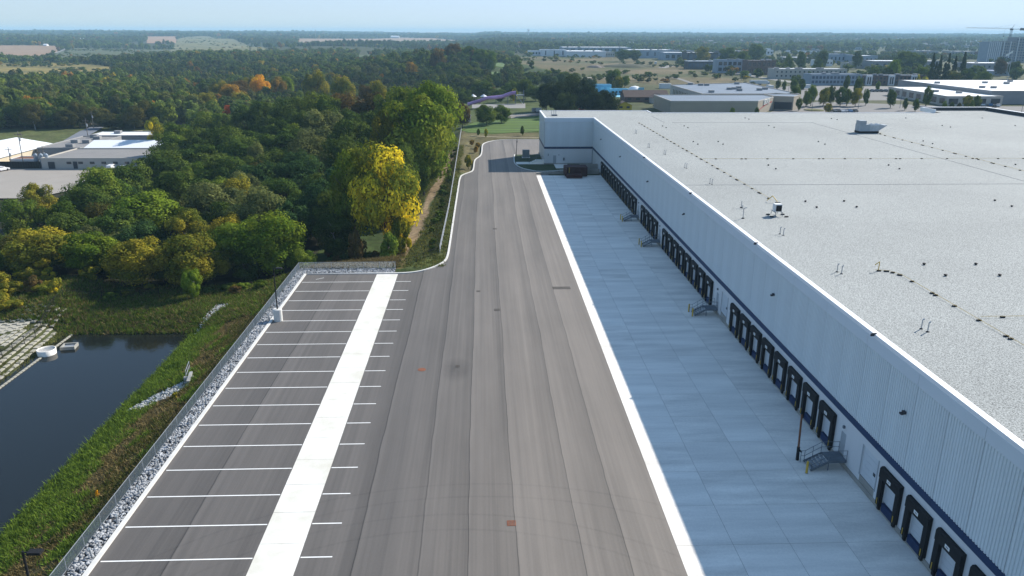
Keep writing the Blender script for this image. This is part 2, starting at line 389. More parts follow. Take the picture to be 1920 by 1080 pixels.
# leaves of the far woodland take their tint from each instance
def stuff_leaf():
    m = bpy.data.materials.new('woodland_leaves'); m.use_nodes = True; N = m.node_tree.nodes; L = m.node_tree.links
    N.clear(); out = N.new('ShaderNodeOutputMaterial')
    at_ = N.new('ShaderNodeAttribute'); at_.attribute_name = 'leafv'
    ti = N.new('ShaderNodeAttribute'); ti.attribute_name = 'tint'; ti.attribute_type = 'INSTANCER'
    sp = N.new('ShaderNodeSeparateColor'); L.new(at_.outputs['Color'], sp.inputs[0])
    k2 = N.new('ShaderNodeMapRange'); k2.inputs['To Min'].default_value = .6; k2.inputs['To Max'].default_value = 1.4; L.new(sp.outputs[1], k2.inputs[0])
    m2 = N.new('ShaderNodeMix'); m2.data_type = 'RGBA'; m2.blend_type = 'MULTIPLY'; m2.inputs[0].default_value = 1
    L.new(ti.outputs['Color'], m2.inputs[6]); L.new(k2.outputs[0], m2.inputs[7])
    df = N.new('ShaderNodeBsdfDiffuse'); tr = N.new('ShaderNodeBsdfTranslucent'); ms = N.new('ShaderNodeMixShader'); ms.inputs[0].default_value = .35
    L.new(m2.outputs[2], df.inputs[0]); L.new(m2.outputs[2], tr.inputs[0]); L.new(df.outputs[0], ms.inputs[1]); L.new(tr.outputs[0], ms.inputs[2])
    L.new(ms.outputs[0], out.inputs[0]); return m
MT['wleaf'] = stuff_leaf()

# ------------------------------------------------------------------ the land
C_GRASS = (.040, .060, .016); C_LUSH = (.038, .075, .014); C_DRY = (.105, .075, .035); C_FOREST = (.020, .020, .010)
C_FIELD = (.16, .115, .06); C_OLIVE = (.085, .085, .03)
def P2(L_, z=0): return [at(x, y, z) for x, y in L_]
FIELD_BIG = P2([(935, 113), (950, 107), (1180, 107), (1235, 116), (1330, 135), (1450, 158), (1420, 168), (1255, 158), (1110, 156), (1060, 142), (960, 124)])
LAWN = P2([(862, 243), (890, 229), (1025, 217), (1025, 246), (940, 250), (880, 249)])
def terrain():
    def axis(brk):
        out = []
        for a, b, s in brk:
            n = max(1, int(round((b-a)/s))); out += list(np.linspace(a, b, n, endpoint=False))
        out.append(brk[-1][1]); return np.array(out)
    xs = axis([(-9000, -4000, 250), (-4000, -1500, 100), (-1500, -500, 40), (-500, -160, 14), (-160, -75, 5), (-75, -2, .6), (-2, 60, 6), (60, 500, 20), (500, 1500, 50), (1500, 9000, 250)])
    ys = axis([(-60, 20, 10), (20, 128, .8), (128, 330, 4), (330, 700, 15), (700, 1600, 30), (1600, 4000, 90), (4000, 10000, 300)])
    X, Y = np.meshgrid(xs, ys); Z = H(X, Y)
    jig = (np.sin(X*1.7+Y*.9)+np.sin(X*.63-Y*1.31+2))*.05
    Z = Z + np.where((X < -28.5) & (Y < 128) & (Y > 20), jig, 0)
    # keep the land under the paving
    Z = np.where((X > -27.0) & (X < 160) & (Y < 108.2), -.35, Z)
    Z = np.where((X > -4.6) & (X < 160) & (Y < 250), -.35, Z)
    nx, ny = len(xs), len(ys)
    V = np.stack([X.ravel(), Y.ravel(), Z.ravel()], 1)
    i = np.arange(nx-1)[None, :]+nx*np.arange(ny-1)[:, None]; i = i.ravel()
    F = np.stack([i, i+1, i+nx+1, i+nx], 1)
    me = np_mesh('ground', V, F, MT['ground'])
    x, y = V[:, 0], V[:, 1]; r = np.hypot(x, y)
    c = np.tile(np.array(C_GRASS), (len(V), 1))
    def setc(mask, cc, k=1.0):
        c[mask] = c[mask]*(1-k)+np.array(cc)*k
    n1 = np.sin(x*.21+1)*np.sin(y*.17)+.5*np.sin(x*.53-y*.41)
    setc((x < -28) & (y > 96) & (r < 900), C_FOREST)
    setc((x < -70) & (y < 700), C_FOREST)
    # bank beside the pond
    bank = (x > -40) & (x < -26) & (y < 96)
    setc(bank, C_LUSH)
    setc(bank & (x > -32.8+.9*n1) & (x < -29.5+.8*n1), (.085, .068, .030))
    setc(bank & (x >= -29.6+.8*n1), (.048, .052, .018))
    setc((x < -36) & (x > -56) & (y > 90) & (y < 96), C_LUSH)
    setc((x < -36) & (x > -50) & (y >= 95+.8*n1) & (y < 99), (.13, .10, .055))
    setc((x < -28) & (x > -36) & (y >= 92) & (y < 104), (.05, .06, .02))
    setc((x < -50.5) & (y < 98), (.05, .058, .02))
    # strip between the yard and the wood
    st = (y > 109) & (y < 270) & (x > -17) & (x < -4)
    setc(st, (.060, .075, .022))
    pc = np.interp(y, [112, 115, 119, 135, 160, 190, 215, 240], [-24, -19, -13.6, -12.4, -11.7, -10.2, -9.2, -8.6]); pw_ = np.where(y < 118, 2.0, 1.1)
    setc((y > 111) & (y < 240) & (np.abs(x-pc) < pw_+.35*n1), (.30, .215, .125))
    setc((x < -108) & (x > -260) & (y > 296) & (y < 352), (.085, .10, .035))
    setc((y > 109) & (y < 116) & (x < -12) & (x > -27), (.13, .10, .035))
    setc((y > 190) & (y < 275) & (x > -8) & (x < 20), (.115, .10, .045))
    setc(inpoly(x, y, LAWN), (.05, .12, .012))
    setc((x > -12) & (x < 60) & (y > 276) & (y < 420), (.06, .08, .022))
    setc(inpoly(x, y, FIELD_BIG), (.115, .095, .045))
    fb = inpoly(x, y, FIELD_BIG); nn = np.sin(x/37+1)*np.cos(y/23)+.6*np.sin(x/15-y/29)+.4*np.sin(y/11)
    setc(fb & (nn > .35), (.075, .08, .03)); setc(fb & (nn < -.7), (.16, .125, .07))
    setc((r > 1200) & (x < 200), (.05, .055, .02))
    setc((x > 60) & (y > 340) & (y < 1500) & ~inpoly(x, y, FIELD_BIG), (.075, .08, .035))
    setc((r > 1500) & (x > 200), (.045, .055, .025))
    at_ = me.color_attributes.new('cover', 'FLOAT_COLOR', 'POINT')
    at_.data.foreach_set('color', np.concatenate([c, np.ones((len(V), 1))], 1).astype(np.float32).ravel())
    me.polygons.foreach_set('use_smooth', [True]*len(me.polygons))
    o = link(bpy.data.objects.new('ground', me)); tag(o, kind='structure'); return o
terrain()

def sheet(name, poly, z, m, parent=None, kind='structure'):
    b = MB(); b.quad(*[(x, y, z) for x, y in (poly if sum(poly[i][0]*poly[(i+1) % len(poly)][1]-poly[(i+1) % len(poly)][0]*poly[i][1] for i in range(len(poly))) > 0 else poly[::-1])])
    o = b.obj(name, m, parent)
    if kind and not parent: tag(o, kind=kind)
    return o
def drape(name, poly, m, off=.6, step=None):
    P = np.array(poly); x0, y0 = P.min(0); x1, y1 = P.max(0)
    step = step or max((x1-x0)/40, (y1-y0)/60)
    bm = bmesh.new(); vs = [bm.verts.new((p[0], p[1], 0)) for p in poly]; bm.faces.new(vs)
    for axis_, lo, hi in ((0, x0, x1), (1, y0, y1)):
        n = int((hi-lo)/step)
        for i in range(1, n):
            co = [0, 0, 0]; no = [0, 0, 0]; co[axis_] = lo+(hi-lo)*i/n; no[axis_] = 1
            bmesh.ops.bisect_plane(bm, geom=bm.verts[:]+bm.edges[:]+bm.faces[:], plane_co=co, plane_no=no)
    for v in bm.verts: v.co.z = Hs(v.co.x, v.co.y)+off
    me = bpy.data.meshes.new(name); bmesh.ops.recalc_face_normals(bm, faces=bm.faces); bm.to_mesh(me); bm.free()
    if me.polygons and me.polygons[0].normal.z < 0: me.flip_normals()
    me.materials.append(m); o = link(bpy.data.objects.new(name, me)); return tag(o, kind='structure')

# ------------------------------------------------------------------ yard
KERB = [(-25.4, 30), (-25.4, 106.6), (-12.98, 106.6), (-10.78, 106.75), (-8.95, 107.63), (-7.14, 109.7), (-5.9, 112.2), (-5.45, 114.9), (-5.42, 123.7), (-5.45, 143.2), (-5.45, 168), (-5.45, 185.2), (-4.6, 188.1), (-2.75, 191.8), (-2.3, 195.0), (-2.25, 207.75), (-1.9, 212), (-.7, 217), (-.2, 223), (-.13, 239.7), (.6, 244), (2.6, 248.6), (6.25, 251.7), (9.35, 252.2), (40, 252.0)]
yard_poly = KERB+[(40, 224), (15.9, 224), (15.9, 186.4), (28.7, 186.4), (28.7, 30)]
yd = sheet('yard', yard_poly, 0.0, MT['asphalt'])
def strip(pts, w0, w1, z0, z1, name, m, parent=None, closed=False):
    b = MB(); P = [Vector((p[0], p[1])) for p in pts]; L_ = []
    for i, p in enumerate(P):
        d = (P[min(i+1, len(P)-1)]-P[max(i-1, 0)]).normalized(); n = Vector((-d.y, d.x)); L_.append((p+n*w0, p+n*w1))
    for i in range(len(P)-1):
        a0, a1 = L_[i]; b0, b1 = L_[i+1]
        b.quad((*a0, z1), (*b0, z1), (*b1, z1), (*a1, z1)); b.quad((*a0, z0), (*b0, z0), (*b0, z1), (*a0, z1)); b.quad((*a1, z1), (*b1, z1), (*b1, z0), (*a1, z0))
    o = b.obj(name, m, parent); bpy_me = o.data
    bm = bmesh.new(); bm.from_mesh(bpy_me); bmesh.ops.recalc_face_normals(bm, faces=bm.faces); bm.to_mesh(bpy_me); bm.free()
    return o
def smoothpts(P, n=3):
    for _ in range(n):
        Q = [P[0]]
        for i in range(len(P)-1):
            a, b = P[i], P[i+1]; Q += [(a[0]*.75+b[0]*.25, a[1]*.75+b[1]*.25), (a[0]*.25+b[0]*.75, a[1]*.25+b[1]*.75)]
        P = Q+[P[-1]]
    return P
kb = strip(KERB[:3], 0, .32, -.3, .12, 'kerb', MT['conc_w']); tag(kb, kind='structure')
kb = strip(smoothpts(KERB[2:], 2), 0, .30, -.3, .12, 'kerb', MT['conc_w']); tag(kb, kind='structure')
# painted stall lines
stall_y = [102.95, 98.98, 95.17, 91.5, 87.8, 84.12, 80.42, 76.75, 73.05, 69.35, 65.62, 61.9, 58.2, 54.5, 50.8, 47.1, 43.4, 39.7]
for y in stall_y:
    for a, b in ((-25.25, -15.42), (-12.28, -10.2)):
        o = MB().quad((a, y-.055, .004), (b, y-.055-.0, .004), (b, y+.055, .004), (a, y+.055, .004)).obj('stall_line', MT['line'], yd)
MB().quad((-23.6, 104.2, .004), (-22.6, 105.0, .004), (-22.55, 104.93, .004), (-23.55, 104.13, .004)).obj('stall_line', MT['line'], yd)
# concrete landing strip for trailers, cast in bays
pad = MB().box(-15.32, -12.38, 34, 106.5, -.25, -.02).obj('landing_strip', MT['gap']); tag(pad, kind='structure')
for i in range(20):
    y0 = 34+i*3.63; y1 = min(y0+3.62, 106.45)
    MB().box(-15.35, -12.35, y0+.008, y1-.008, -.018, .009+.002*(i % 3)).obj('slab', MT['conc_pad'], pad)
# apron in front of the docks
ap = MB().box(12.86, 28.55, 30, 186.3, -.25, -.03).obj('concrete_apron', MT['gap']); tag(ap, kind='structure')
xs_ = [12.85, 16.75, 20.65, 24.55, 28.56]
random.seed(3)
yy = 30.0; k = 0
while yy < 186.2:
    y1 = min(yy+4.6, 186.3)
    for i in range(4):
        dz = random.uniform(-.002, .002)
        o = MB().box(xs_[i]+.012, xs_[i+1]-.012, yy+.012, y1-.012, -.028, .010+dz).obj('slab', MT[random.choice(['conc', 'conc', 'conc_b', 'conc_c'])] if i < 3 else MT['conc_c'], ap)
    yy = y1
# covers and grates in the yard
def cover(x, y, kind, label, w=.7, d=.5):
    if kind == 'round':
        t = empty('manhole_cover', (x, y, 0), 0, label, 'manhole cover')
        MB().lathe([(.42, .0), (.42, .012), (.36, .014)], 20).obj('ring', MT['iron'], t); MB().lathe([(.35, .014), (.35, .02)], 20).obj('lid', MT['iron'], t)
    else:
        m = MT['iron'] if kind == 'rust' else MT['grate']
        t = empty('drain_grate', (x, y, 0), 0, label, 'drain grate')
        b = MB(); b.box(-w/2, w/2, -d/2, -d/2+.06, .0, .02); b.box(-w/2, w/2, d/2-.06, d/2, .0, .02); b.box(-w/2, -w/2+.06, -d/2+.06, d/2-.06, 0, .02); b.box(w/2-.06, w/2, -d/2+.06, d/2-.06, 0, .02); b.obj('frame', m, t)
        n = max(4, int(w/.12)); bb = MB()
        for i in range(n):
            x0 = -w/2+.07+i*(w-.14)/n; bb.box(x0, x0+(w-.14)/n*.6, -d/2+.06, d/2-.06, .002, .016)
        bb.obj('bars', m, t)
cover(-6.49, 73.19, 'round', 'round rust coloured manhole cover in the asphalt right of the stall lines')
cover(1.78, 46.7, 'rust', 'rusty red square drain grate in the foreground asphalt', .62, .62)
cover(10.5, 99.5, 'dark', 'wide dark drain grate near the concrete apron', 2.4, 1.0)
cover(1.58, 91.0, 'dark', 'small dark drain grate on the seam in the middle of the yard', .7, .7)
cover(-.79, 98.4, 'dark', 'small brownish drain grate left of the middle lane', .5, .5)
cover(-2.84, 73.9, 'dark', 'small dark drain grate beside the oil stain', .45, .45)
cover(1.95, 133, 'dark', 'small drain grate far up the drive', .7, .7)
# oil stain and darker patches
stain = mat('oil_stain', (.055, .052, .05), .8, .3, 1.5)

# far shadowed dark repair etc. left to the light; the island by the corner of the warehouse
isl = smoothpts([(8.6, 214), (8.3, 204), (9.6, 197), (12.6, 192.6), (15.0, 191.6), (21, 194.3), (28.3, 196.0)], 2)
isl_poly = isl+[(28.3, 202.4), (15.95, 202.4), (15.95, 219.5), (9.2, 219.5)]
o = sheet('island_lawn', isl_poly, .10, mat('island_grass', (.035, .055, .016), .95, .3, .8))
o = strip(isl, -.25, .05, -.1, .14, 'kerb', MT['conc_w']); tag(o, kind='structure')
o = strip([(9.0, 219.6), (8.6, 214)], -.25, .05, -.1, .14, 'kerb', MT['conc_w']); tag(o, kind='structure')
o = MB().box(8.7, 15.9, 202.5, 206.0, .10, .16).obj('footpath', MT['conc']); tag(o, kind='structure')
o = MB().box(18.5, 22.0, 196.0, 202.4, .10, .17).obj('footpath', MT['conc']); tag(o, kind='structure')
rw = empty('retaining_wall', (0, 0, 0), 0, 'low grey concrete ramp wall behind the dark red compactor', 'wall')
b = MB(); n = 8
for i in range(n):
    x0 = 13.0+(28.5-13.0)*i/n; x1 = 13.0+(28.5-13.0)*(i+1)/n
    za = .25+1.05*i/n; zb = .25+1.05*(i+1)/n
    o = MB().prism([(x0, 188.4), (x1-.03, 188.4), (x1-.03, 188.8), (x0, 188.8)], -.1, za).obj('wall_panel', MT['found'], rw)
MB().box(24, 28.5, 191.6, 192.0, 0, 1.9).obj('upper_wall', MT['found'], rw)
MB().box(20.5, 28.5, 192.6, 192.75, 1.3, 1.55).obj('rail_beam', MT['rust'], rw)
cp = empty('trash_compactor', (20.9, 183.2, 0), 0, 'dark red steel waste compactor standing at the far end of the concrete apron', 'compactor')
b = MB(); b.box(-1.3, 4.1, 1.2, 5.0, .15, 2.3); b.obj('container', MT['maroon'], cp)
MB().box(-1.1, 2.6, -1.2, 1.15, .1, .95).obj('ram_box', MT['maroon'], cp)
MB().box(-1.3, -1.05, -1.0, 1.1, .95, 2.2).obj('guide_plate', MT['maroon'], cp); MB().box(-.4, -.2, 1.0, 1.18, .8, 2.2).obj('ladder', MT['yel'], cp)
for i in range(5): MB().box(-1.0+i*1.15, -.85+i*1.15, 1.08, 1.2, .2, 2.25).obj('rib', MT['maroon'], cp)
tf = empty('transformer_box', (11.8, 214.0, .1), 0, 'grey green transformer box on the island lawn', 'transformer')
MB().box(-1.1, 1.1, -.9, .9, 0, .12).obj('pad', MT['conc'], tf); MB().box(-.95, .95, -.7, .7, .12, 2.0).obj('cabinet', mat('transformer_grey', (.20, .23, .24), .6), tf); MB().box(-.98, .98, -.73, .73, 2.0, 2.08).obj('lid', MT['dsteel'], tf)
lp_ = empty('wooden_post', (9.1, 214.6, .1), 0, 'thin brown utility post on the corner of the island lawn', 'post')
MB().tube((0, 0, 0), (.25, 0, 5.2), .1, .07, 8).obj('shaft', MT['wood'], lp_); MB().box(.1, .35, -.1, .1, 4.0, 4.5).obj('meter_box', MT['dark'], lp_)
is_stair = empty('island_stair', (13.0, 204.0, .1), 0, 'short concrete stair with rail at the corner of the warehouse', 'stair')
for i in range(5): MB().box(-.9+i*.4, 3.0, -.8, .8, .18*i, .18*(i+1)).obj('step', MT['conc'], is_stair)
for y in (-.8, .8):
    b = MB(); b.tube((-.9, y, 0), (-.9, y, .9), .03); b.tube((1.1, y, .9), (1.1, y, 1.8), .03); b.tube((-.9, y, .9), (1.1, y, 1.8), .03); b.tube((1.1, y, 1.8), (2.9, y, 1.8), .03); b.obj('handrail', MT['dsteel'], is_stair)

# ------------------------------------------------------------------ warehouse
WX = 28.6; PY = 202.5; PX = 16.0; HR = 12.1; Y0 = 26.0; YB = 222.0
wh = empty('warehouse', (WX, Y0, 0), 0, 'huge white warehouse with blue stripe and a row of black dock doors', 'warehouse')
wh.location = (0, 0, 0)
def wobj(b, name, m): return b.obj(name, m, wh)
# core (kept 0.2 m behind the cladding)
core = [(WX+.25, Y0), (WX+.25, PY+.25), (PX+.25, PY+.25), (PX+.25, YB-.2), (46.5, YB-.2), (46.5, 215.8), (128, 215.8), (128, 222.8), (145, 222.8), (145, Y0)]
b = MB(); b.prism(core, -.2, HR-.35, top=False); wobj(b, 'core_wall', MT['whitew'])
b = MB(); b.quad(*[(x, y, HR-.12) for x, y in core[::-1]][::-1]); ro = wobj(b, 'roof', MT['roofm'])
if ro.data.polygons[0].normal.z < 0: ro.data.flip_normals()
# coping all round
def cop(x0, x1, y0, y1, z0=HR-.3, z1=HR): return MB().box(x0, x1, y0, y1, z0, z1)
wobj(cop(WX-.06, WX+.42, Y0, PY+.42), 'coping', MT['cap']); wobj(cop(PX-.06, WX-.06, PY-.06, PY+.42), 'coping', MT['cap'])
wobj(cop(PX-.06, PX+.42, PY+.42, YB-.2), 'coping', MT['cap']); wobj(cop(PX-.06, 46.6, YB-.2, YB+.2), 'coping', MT['cap'])
wobj(cop(46.2, 46.6, 216.0, YB-.2), 'coping', MT['cap']); wobj(cop(46.6, 126.2, 215.6, 216.0), 'coping', MT['cap'])
wobj(MB().box(126.2, 145.2, 222.8, 223.2, HR-.3, HR+.75), 'parapet', MT['dark']); wobj(MB().box(126.0, 145.3, 222.6, 223.4, HR+.75, HR+.85), 'coping', MT['cap'])
wobj(MB().box(144.9, 145.3, Y0, 222.6, HR-.3, HR+.75), 'parapet', MT['dark']); wobj(MB().box(144.7, 145.5, Y0, 222.6, HR+.75, HR+.85), 'coping', MT['cap'])
wobj(MB().box(125.9, 126.2, 215.6, 223.2, HR-.3, HR+.85), 'coping', MT['cap'])
# roof seams
for s in (dict(x=(28.9, 145), y=(110.3, 110.42)), dict(x=(81.2, 81.3), y=(Y0, 192)), dict(x=(46.6, 82), y=(192.0, 192.1)), dict(x=(44.7, 44.8), y=(192.1, 208))):
    wobj(MB().box(s['x'][0], s['x'][1], s['y'][0], s['y'][1], HR-.12, HR-.085), 'roof_seam', MT['gap'])
# concrete foundation wall below the cladding, with dock openings
docks = [184.0-i*(184.0-142.3)/12 for i in range(13)]+[134.6, 131.05, 127.45, 124.0]+[117.1-i*3.57 for i in range(8)]+[81.55-i*3.54 for i in range(8)]+[46.25, 42.65, 39.05, 35.45, 31.85]
PERS = [(139.2, .5), (121.2, .5), (88.75, .45), (53.95, .42)]
DRIV = [(85.9, 1.15), (49.6, 1.15)]
FZ = .42
wobj(MB().box(WX-.05, WX+.2, Y0, PY, -.2, FZ), 'foundation', MT['found'])
wobj(MB().box(PX-.05, WX-.05, PY-.05, PY+.2, -.2, FZ), 'foundation', MT['found'])
wobj(MB().box(PX-.05, PX+.2, PY+.2, YB, -.2, FZ), 'foundation', MT['found'])
# bays of cladding panels
def ribbed(w, h, pitch=.28, depth=.055):
    b = MB(); n = int(round(w/pitch)); p = w/n; pts = []
    for i in range(n): pts += [(i*p, 0), (i*p+p*.45, 0), (i*p+p*.55, depth), (i*p+p*.95, depth)]
    pts.append((w, 0))
    for (a, d0), (c, d1) in zip(pts[:-1], pts[1:]): b.quad((d0, a, 0), (d0, a, h), (d1, c, h), (d1, c, 0))
    return b
BW = 3.57
rib_me = ribbed(BW-.03, 10.92-4.66).mesh('rib_panel', MT['rib'])
str_me = MB().box(-.03, .1, 0, BW-.025, 0, .53).mesh('stripe_panel', MT['blue'])
band_me = MB().box(-.05, .15, 0, 2*BW-.03, 0, 11.8-10.92).mesh('fascia_panel', MT['band'])
nb = int((PY-Y0)/BW)
for i in range(nb+1):
    y = PY-.02-BW*(i+1)
    if y < Y0-BW: break
    inst('rib_panel', rib_me, wh, (WX-.03, y, 4.66)); inst('stripe_panel', str_me, wh, (WX-.03, y, 4.12))
    if i % 2 == 0: inst('fascia_panel', band_me, wh, (WX-.03, y-BW, 10.92))
wP = WX-PX-.05; npn = 4; pw = wP/npn
ribP = ribbed(pw-.03, 10.92-4.66).mesh('rib_panel', MT['rib'])
for i in range(npn):
    x = PX+i*pw
    o = inst('rib_panel', ribP, wh, (x+pw-.015, PY-.03, 4.66)); o.rotation_euler = (0, 0, R(90))
    wobj(MB().box(x, x+pw-.02, PY-.06, PY+.05, 4.12, 4.65), 'stripe_panel', MT['blue'])
    wobj(MB().box(x, x+pw-.02, PY-.08, PY+.1, 10.92, 11.8), 'fascia_panel', MT['band'])
    wobj(MB().box(x, x+pw-.02, PY-.02, PY+.1, FZ, 4.12), 'lower_panel', MT['white'])
dL = (YB-PY-.3)/4
ribL = ribbed(dL-.03, 10.92-4.66).mesh('rib_panel', MT['rib'])
for i in range(4):
    y = PY+.1+i*dL
    inst('rib_panel', ribL, wh, (PX-.03, y, 4.66)); wobj(MB().box(PX-.06, PX+.05, y, y+dL-.02, 4.12, 4.65), 'stripe_panel', MT['blue'])
    wobj(MB().box(PX-.08, PX+.1, y, y+dL-.02, 10.92, 11.8), 'fascia_panel', MT['band']); wobj(MB().box(PX-.02, PX+.1, y, y+dL-.02, FZ, 4.12), 'lower_panel', MT['white'])
# lower white wall in pieces between the openings
ops = [(y-.92, y+.92, FZ+.002, 2.75) for y in docks]+[(y-h, y+h, FZ+.5, 2.75) for y, h in PERS]+[(y-h, y+h, .95, 3.45) for y, h in DRIV]
ops.sort(); cur = Y0
for a, c, z0, z1 in ops:
    if a > cur: wobj(MB().box(WX, WX+.15, cur, a, FZ, 4.12), 'lower_panel', MT['white'])
    wobj(MB().box(WX, WX+.15, a, c, z1, 4.12), 'lintel_panel', MT['white'])
    if z0 > FZ: wobj(MB().box(WX, WX+.15, a, c, FZ, z0), 'sill_panel', MT['found'])
    cur = c
wobj(MB().box(WX, WX+.15, cur, PY, FZ, 4.12), 'lower_panel', MT['white'])
# dock doors
seal_me = MB().box(-.28, -.02, -.23, .23, .52, 2.72).mesh('side_seal', MT['black'])
hb = MB(); n0 = len(hb.v)
pr = [(-.02, 2.72), (-.33, 2.72), (-.33, 3.40), (-.22, 3.55), (-.02, 3.55)]
k = len(pr); hb.v += [(x, -1.36, z) for x, z in pr]+[(x, 1.36, z) for x, z in pr]
for i in range(k): j = (i+1) % k; hb.f.append((i, j, k+j, k+i))
hb.f.append(tuple(reversed(range(k)))); hb.f.append(tuple(range(k, 2*k)))
head_me = hb.mesh('head_seal', MT['black'])
pan = MB()
for i in range(4): pan.box(.10, .14, -.90, .90, .88+i*.47, .88+i*.47+.458)
panel_me = pan.mesh('door_panel', MT['door'])
plate_me = MB().box(-.355, -.335, -.24, .24, 2.92, 3.16).mesh('number_plate', MT['sign'])
smudge = MB().box(-.359, -.356, -.14, .13, 3.0, 3.08).mesh('plate_print', MT['greyw'])
lev_me = MB().box(-.10, .12, -.80, .80, .22, .86).mesh('leveller_lip', MT['dblue'])
bump_me = MB().box(-.22, -.03, -.12, .12, .18, .50).mesh('bumper', MT['black'])
ys_me = MB().box(-.325, -.302, -.03, .03, .6, 1.1).mesh('yellow_guide', MT['yel'])
lt_me = MB().box(-.3, -.1, -1.32, -1.15, 1.9, 2.05).mesh('dock_light', MT['dark'])
for y in docks:
    d = empty('dock_door', (WX, y, 0)); d.parent = wh
    for nm, me in (('head_seal', head_me), ('door_panel', panel_me), ('number_plate', plate_me), ('plate_print', smudge), ('leveller_lip', lev_me)): inst(nm, me, d)
    for s in (-1, 1): inst('side_seal', seal_me, d, (0, s*1.13, 0)); inst('bumper', bump_me, d, (0, s*1.05, 0)); inst('yellow_guide', ys_me, d, (0, s*1.13, 0))
for y, h in PERS:
    d = empty('entrance_door', (WX, y, 0)); d.parent = wh
    MB().box(.02, .08, -h, h, .92, 2.75).obj('door_leaf', MT['doorg'], d); MB().box(-.02, .01, -h+.08, -h+.14, 1.7, 1.8).obj('handle', MT['steel'], d)
    MB().box(-.16, -.02, -.1, .1, 3.15, 3.35).obj('door_lamp', MT['dsteel'], d)
for y, h in DRIV:
    d = empty('roller_door', (WX, y, 0)); d.parent = wh
    for i in range(5): MB().box(.08, .12, -h, h, .95+i*.5, .95+i*.5+.485).obj('door_section', MT['door'], d)
    MB().box(-.03, -.001, -h-.12, -h-.003, .95, 3.5).obj('jamb', MT['doorg'], d); MB().box(-.03, -.001, h+.003, h+.12, .95, 3.5).obj('jamb', MT['doorg'], d)
    MB().box(.05, .079, -h*.75, -h*.5, 1.9, 2.15).obj('vision_pane', MT['glass'], d)
lamp_b = MB(); lamp_b.box(-.22, -.04, -.14, .14, -.08, .12); lamp_b.box(-.38, -.22, -.14, .14, -.12, .0)
lamp_me = lamp_b.mesh('wall_light', MT['dark'])
for y in (46.3, 71.2, 106.8, 132.1, 160.3, 187.6): inst('wall_light', lamp_me, wh, (WX, y, 8.5))
cam_b = MB(); cam_b.box(-.25, .1, -.05, .05, .003, .08); cam_b.box(-.32, -.07, -.05, .05, -.16, .002)
cam_me = cam_b.mesh('eave_camera', MT['dark'])
for y in (51.7, 77.4, 104.0, 136.0): inst('eave_camera', cam_me, wh, (WX-.02, y, HR))
for x, z0, z1 in ((17.0, 2.3, 2.9), (19.8, 2.4, 2.7)): wobj(MB().box(x-.07, x+.07, PY-.2, PY-.02, z0, z1), 'wall_pipe', MT['dsteel'])
wobj(MB().box(18.3, 19.1, PY-.06, PY-.021, FZ, 2.4), 'service_door', MT['doorg']); wobj(MB().box(20.9, 21.3, PY-.3, PY-.02, 1.1, 1.8), 'meter_box', MT['dsteel'])
wobj(MB().tube((WX-.12, PY-.6, FZ), (WX-.12, PY-.6, 4.1), .06), 'downpipe', MT['dsteel'])

# roof-top plant
RZ = HR-.115
vent_me = MB().lathe([(.10, 0), (.10, .08), (.17, .09), (.14, .17), (.04, .21)], 10).mesh('roof_vent', MT['black'])
vents = [(42.2, 98.4), (42.2, 94.8), (47.4, 98.5), (47.4, 94.9), (67.7, 98.5), (67.6, 94.9), (42.1, 69.5), (42.1, 65.9), (47.1, 69.4), (47.1, 65.8), (67.9, 127.1), (67.8, 123.4), (47.6, 127.4), (47.5, 123.7), (89.8, 127.3), (42.6, 156.7), (42.5, 152.8), (47.7, 156.7), (47.5, 152.7), (42.4, 184), (42.5, 180.7), (47.6, 184.1), (47.6, 180.7), (68, 184.5), (68, 181), (90, 200.3), (90.4, 197.8), (110.3, 201.6), (110.2, 184.6), (110.3, 181.3), (130.6, 201.5), (90.3, 157), (90, 153), (68.2, 156.4), (67.9, 152.5), (128, 184.4), (68, 202), (68, 199)]
for x, y in vents:
    o = inst('roof_vent', vent_me, None, (x, y, RZ)); tag(o, 'small black domed vent dotted over the pale warehouse roof', 'roof vent', 'black domed vents on the warehouse roof')
def pipe_pair(x, y, label, dx=.15, dy=-.6):
    t = empty('vent_pipe', (x, y, RZ), 0, label, 'vent pipe', 'thin vent pipes along the roof edge')
    for i, (a, c) in enumerate(((0, 0), (dx, dy))):
        q = MB().tube((a, c, 0), (a, c, .75), .045, .045, 6).obj('pipe', MT['steel'], t); MB().tube((a, c, 0), (a, c, .06), .14, .08, 8).obj('boot', MT['black'], q)
        MB().tube((a, c, .72), (a+.12, c, .80), .05).obj('cowl', MT['steel'], q)
for (x, y), w in zip([(33.4, 170.8), (31.8, 149.2), (32.9, 140.2), (33.0, 125.4), (33.2, 111.4), (32.6, 81.6), (32.7, 67.4), (32.7, 52.9)],
                     ['farthest from the camera', 'second from the far end', 'third from the far end', 'beside the fourth roof pipes group', 'beside the dark transverse roof seam', 'left of and nearer than the condenser', 'nearer than the start of the gas line', 'nearest to the camera']):
    pipe_pair(x, y, 'pair of thin roof edge vent pipes, '+w)
t = empty('exhaust_pipe', (30.9, 89.1, RZ), 0, 'tall hooked exhaust pipe on the roof edge left of the condenser', 'exhaust pipe')
MB().tube((0, 0, 0), (0, 0, 1.25), .05).obj('pipe', MT['steel'], t); MB().tube((0, 0, 1.25), (.35, 0, 1.3), .06).obj('hook', MT['steel'], t); MB().lathe([(.2, 0), (.1, .12)], 8).obj('boot', MT['black'], t)
t = empty('exhaust_pipe', (32.6, 95.0, RZ), 0, 'thin stacked pipe on the roof edge behind the hooked exhaust', 'exhaust pipe')
MB().tube((0, 0, 0), (0, 0, .9), .05).obj('pipe', MT['steel'], t); MB().lathe([(.2, 0), (.1, .12)], 8).obj('boot', MT['black'], t); MB().tube((0, -.5, 0), (0, -.5, .5), .05).obj('pipe', MT['steel'], t)
